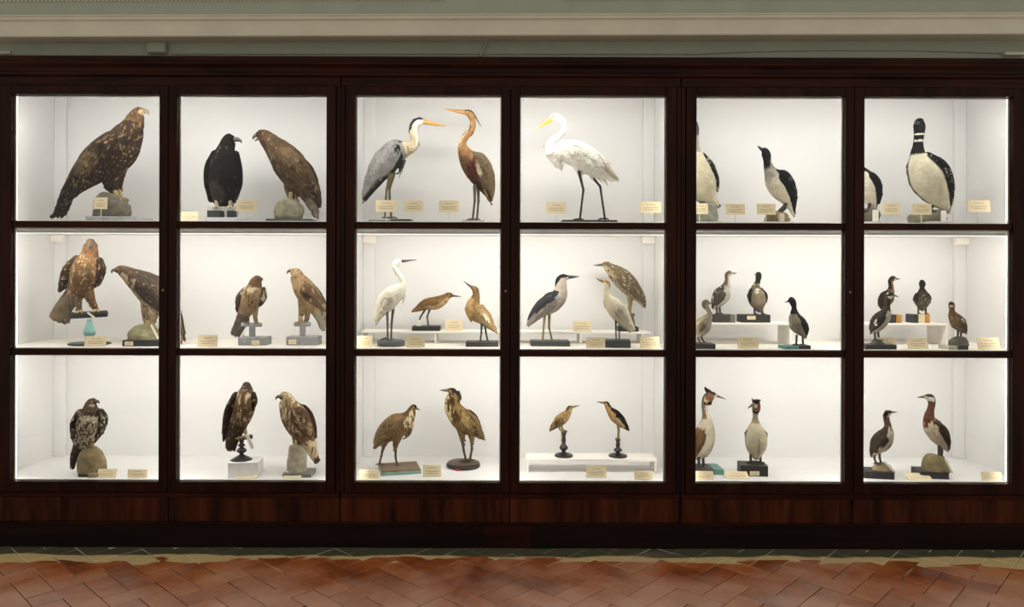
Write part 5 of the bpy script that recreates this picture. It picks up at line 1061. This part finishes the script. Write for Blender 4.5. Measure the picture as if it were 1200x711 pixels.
make_bird('red-necked grebe with rust neck and white cheek on a domed olive rock', 5, 2,
    [(446, 495, 9), (433, 470, 27), (406, 425, 44), (376, 382, 43), (361, 346, 27), (368, 306, 17), (374, 272, 17), (366, 249, 20), (349, 243, 14), (338, 244, 8)],
    '#bdb09a', -1, dep(5, 2, 635, 395, .13), ops=[('S', 3.3, 6.6, -2, 2, '#6b3d22'), ('E', 362, 253, 22, 9, 10, '#d3cab6', .35), ('P', [(330, 240), (350, 228), (380, 230), (390, 250), (372, 243), (345, 240)], '#1e1b18', 4), ('E', 385, 258, 6, 14, 0, '#2a211b', .5), ('S', -1, 3.6, .2, 2, '#43382d'), ('K', '#d9c9ab', .7, 110, 50, ('S', 2.3, 4, -2, 2, '#000000')), ('M', .15, 40)],
    wing=[(388, 365, 16), (418, 410, 22), (442, 465, 10), (452, 496, 4)], wing_col='#4a3e32', beak=[(340, 243, 7), (322, 244, 4.5), (302, 245, 1)], beak_col='#302a22', eye=(350, 240, 2.8), legs=[[(410, 470, 8), (408, 530, 6)], [(422, 470, 8), (420, 530, 6)]], leg_col='#3a332a', toe=22, leg_dy=7, stand=st, fcount=180, flen=.022, flift=.002, fvary=.1, seed=40)

# ------------------------------------------------------------------ label cards
def card(col, row, x0, x1, y0, y1, label, style='lean', Y=None, zs=None, lean=16):
    zs = SHELF[row] if zs is None else zs
    Y = {0: .12, 1: .06, 2: .055}[row] if Y is None else Y
    T = Trace(col, row, Y); a, b = T.p(x0, y1), T.p(x1, y0); xm, w_, h = (a.x + b.x) / 2, b.x - a.x, b.z - a.z
    r = empty('label_card', (xm, Y, zs)); tag(r, label, 'label card', 'cream label cards in the cabinets')
    bm = bmesh.new(); bbox(bm, -w_ / 2, w_ / 2, -.001, .001, -h / 2, h / 2)
    if style == 'stand':
        o = bm_obj('card', bm, M_PRINT, r); o.location = (0, 0, a.z + h / 2 - zs); o.rotation_euler = (R(-4), 0, 0)
        box('rod', -.0025, .0025, .002, .006, .004, a.z + h * .4 - zs, cmat('#d5d3cc', .3), r); box('foot', -.02, .02, -.012, .018, 0, .006, cmat('#d5d3cc', .3), r, .001)
    elif style == 'lean':
        H = max(h, .05); bm.free(); bm = bmesh.new(); bbox(bm, -w_ / 2, w_ / 2, -.001, .001, -H / 2, H / 2)
        o = bm_obj('card', bm, M_PRINT, r); t = R(lean); o.location = (0, math.sin(t) * H / 2, math.cos(t) * H / 2 + .001); o.rotation_euler = (-t, 0, 0)
        box('prop', -w_ * .2, w_ * .2, math.sin(t) * H * .62, math.sin(t) * H * .62 + .02, 0, math.cos(t) * H * .5, cmat('#d9cba6', .7), r)
    else:
        H = .065; bm.free(); bm = bmesh.new(); bbox(bm, -w_ / 2, w_ / 2, -.001, .001, -H / 2, H / 2)
        o = bm_obj('card', bm, M_PRINT, r); t = R(64); o.location = (0, math.sin(t) * H / 2, math.cos(t) * H / 2 + .001); o.rotation_euler = (-t, 0, 0)
        box('prop', -w_ * .2, w_ * .2, math.sin(t) * H * .75, math.sin(t) * H * .9, 0, math.cos(t) * H * .7, cmat('#d9cba6', .7), r)
    return r
card(0, 0, 435, 497, 558, 612, 'cream card propped against the rock under the golden eagle', 'stand', Y=.16)
card(1, 0, 42, 128, 625, 665, 'cream card low at the left of the blackish eagle', 'stand')
card(1, 0, 303, 398, 570, 622, 'cream card between the blackish eagle and the leaning brown eagle', 'stand')
card(2, 0, 140, 235, 570, 625, 'darker cream card in front of the legs of the grey heron', 'stand')
card(2, 0, 270, 360, 572, 625, 'cream card on a rod just right of the grey heron', 'stand')
card(2, 0, 432, 523, 573, 627, 'cream card on a rod beside the legs of the purple heron', 'stand')
card(3, 0, 178, 270, 580, 633, 'cream card on a rod in front of the great white egret', 'stand')
card(3, 0, 613, 710, 577, 630, 'cream card on a rod behind the great white egret, near the side wall', 'stand')
card(4, 0, 40, 117, 585, 635, 'cream card before the rock of the half hidden diver', 'stand')
card(4, 0, 200, 288, 588, 638, 'cream card on a rod midway between diver and black headed seabird', 'stand')
card(4, 0, 343, 430, 587, 638, 'cream card touching the rock of the black headed seabird', 'stand')
card(5, 0, 133, 215, 583, 637, 'pale card on a rod left of the great northern diver', 'stand')
card(5, 0, 272, 362, 587, 638, 'pale card overlapping the breast of the great northern diver', 'stand')
card(5, 0, 530, 633, 570, 625, 'darker cream card alone to the right of the great northern diver', 'stand')
card(0, 1, 425, 533, 612, 665, 'cream card tilted before the turquoise pedestal')
card(1, 1, 135, 237, 608, 667, 'cream card left of the small tawny falcon', lean=6)
card(2, 1, 55, 135, 600, 657, 'cream card at the side wall left of the small white egret', lean=6)
card(2, 1, 303, 400, 597, 652, 'cream card right of the round base of the small white egret', lean=6)
card(2, 1, 502, 590, 515, 572, 'cream card on the riser beside the crouching ochre heron', Y=.36, zs=ZR_M, lean=6)
card(3, 1, 330, 423, 512, 565, 'cream card on the riser behind the adult night heron', Y=.36, zs=ZR_M, lean=6)
card(3, 1, 397, 493, 603, 657, 'cream card just left of the cattle egret base', lean=6)
card(3, 1, 667, 767, 605, 662, 'cream card right of the cattle egret near the corner', lean=6)
card(4, 1, 278, 382, 603, 660, 'cream card before the tall riser under the dark necked grebe', lean=6)
card(5, 1, 107, 215, 617, 675, 'cream card before the white cheeked grebe and its black base')
card(5, 1, 275, 380, 610, 665, 'cream card under the grebe seen from behind')
card(5, 1, 630, 745, 617, 675, 'cream card alone right of the russet grebe')
card(0, 2, 460, 550, 590, 632, 'cream card propped before the barred hawk', lean=24)
card(0, 2, 607, 702, 606, 632, 'tan card low to the right of the barred hawk', lean=6)
card(1, 2, 305, 410, 610, 632, 'cream card lying before the white block of the dark buzzard', 'flat')
card(1, 2, 535, 620, 628, 633, 'card lying flat before the tall grey rock', 'flat')
card(2, 2, 65, 158, 587, 630, 'cream card at the corner of the green edged board', lean=6)
card(2, 2, 367, 455, 570, 625, 'cream card between the two bitterns', Y=.10, lean=6)
card(3, 2, 373, 470, 575, 630, 'cream card before the middle of the white bench', Y=.09, lean=6)
card(3, 2, 603, 692, 592, 632, 'tan card at the right end of the white bench', lean=6)
card(4, 2, 45, 148, 603, 640, 'cream card before the teal ended block of the crested grebe', lean=10)
card(4, 2, 210, 320, 597, 632, 'cream card lying between the two crested grebes', 'flat', Y=.075)
card(5, 2, 265, 380, 610, 640, 'cream card lying before the domed olive rock', 'flat')
card(5, 2, 610, 705, 622, 648, 'tan card alone in the corner right of the red-necked grebe', lean=6)

# ------------------------------------------------------------------ cables on the wall strip
pts = [wall_p(x, 63.2) + Vector((0, -.006, 0)) for x in (203, 240, 300, 420, 560, 700, 820)]
o = tube('wall_cable', pts, .0045, M_WALL); tag(o, 'thin painted cable running along the wall right of the junction box', 'cable')
pts = [wall_p(x, y) + Vector((0, -.006, 0)) for x, y in ((822, 63), (870, 60.5), (960, 59), (1060, 59), (1120, 60.5), (1172, 62))]
o = tube('wall_cable', pts, .006, M_WALL); tag(o, 'thicker painted cable bowing slightly along the wall at the right end', 'cable')
pts = [wall_p(x, y) + Vector((0, -.012, 0)) for x, y in ((570, 49), (569, 54), (566, 59), (563, 66))]
o = tube('drop_cable', pts, .007, M_WALL); tag(o, 'short painted cable dropping from the cornice to the cabinet top', 'cable')
o = box('cable_trunking', P(1174, 64, .06).x, P(1198, 64, .06).x, .03, .0595, P(1186, 66, .06).z, P(1186, 62.5, .06).z, M_CORN); tag(o, 'short pale cable trunking on the wall at the end of the cable', 'trunking')
o = box('cable_trunking', P(-3, 62, .06).x, P(14, 62, .06).x, .045, .0595, P(5, 63.5, .06).z, P(5, 61, .06).z, M_CORN); tag(o, 'thin pale cable trunking on the wall left of the junction box', 'trunking')
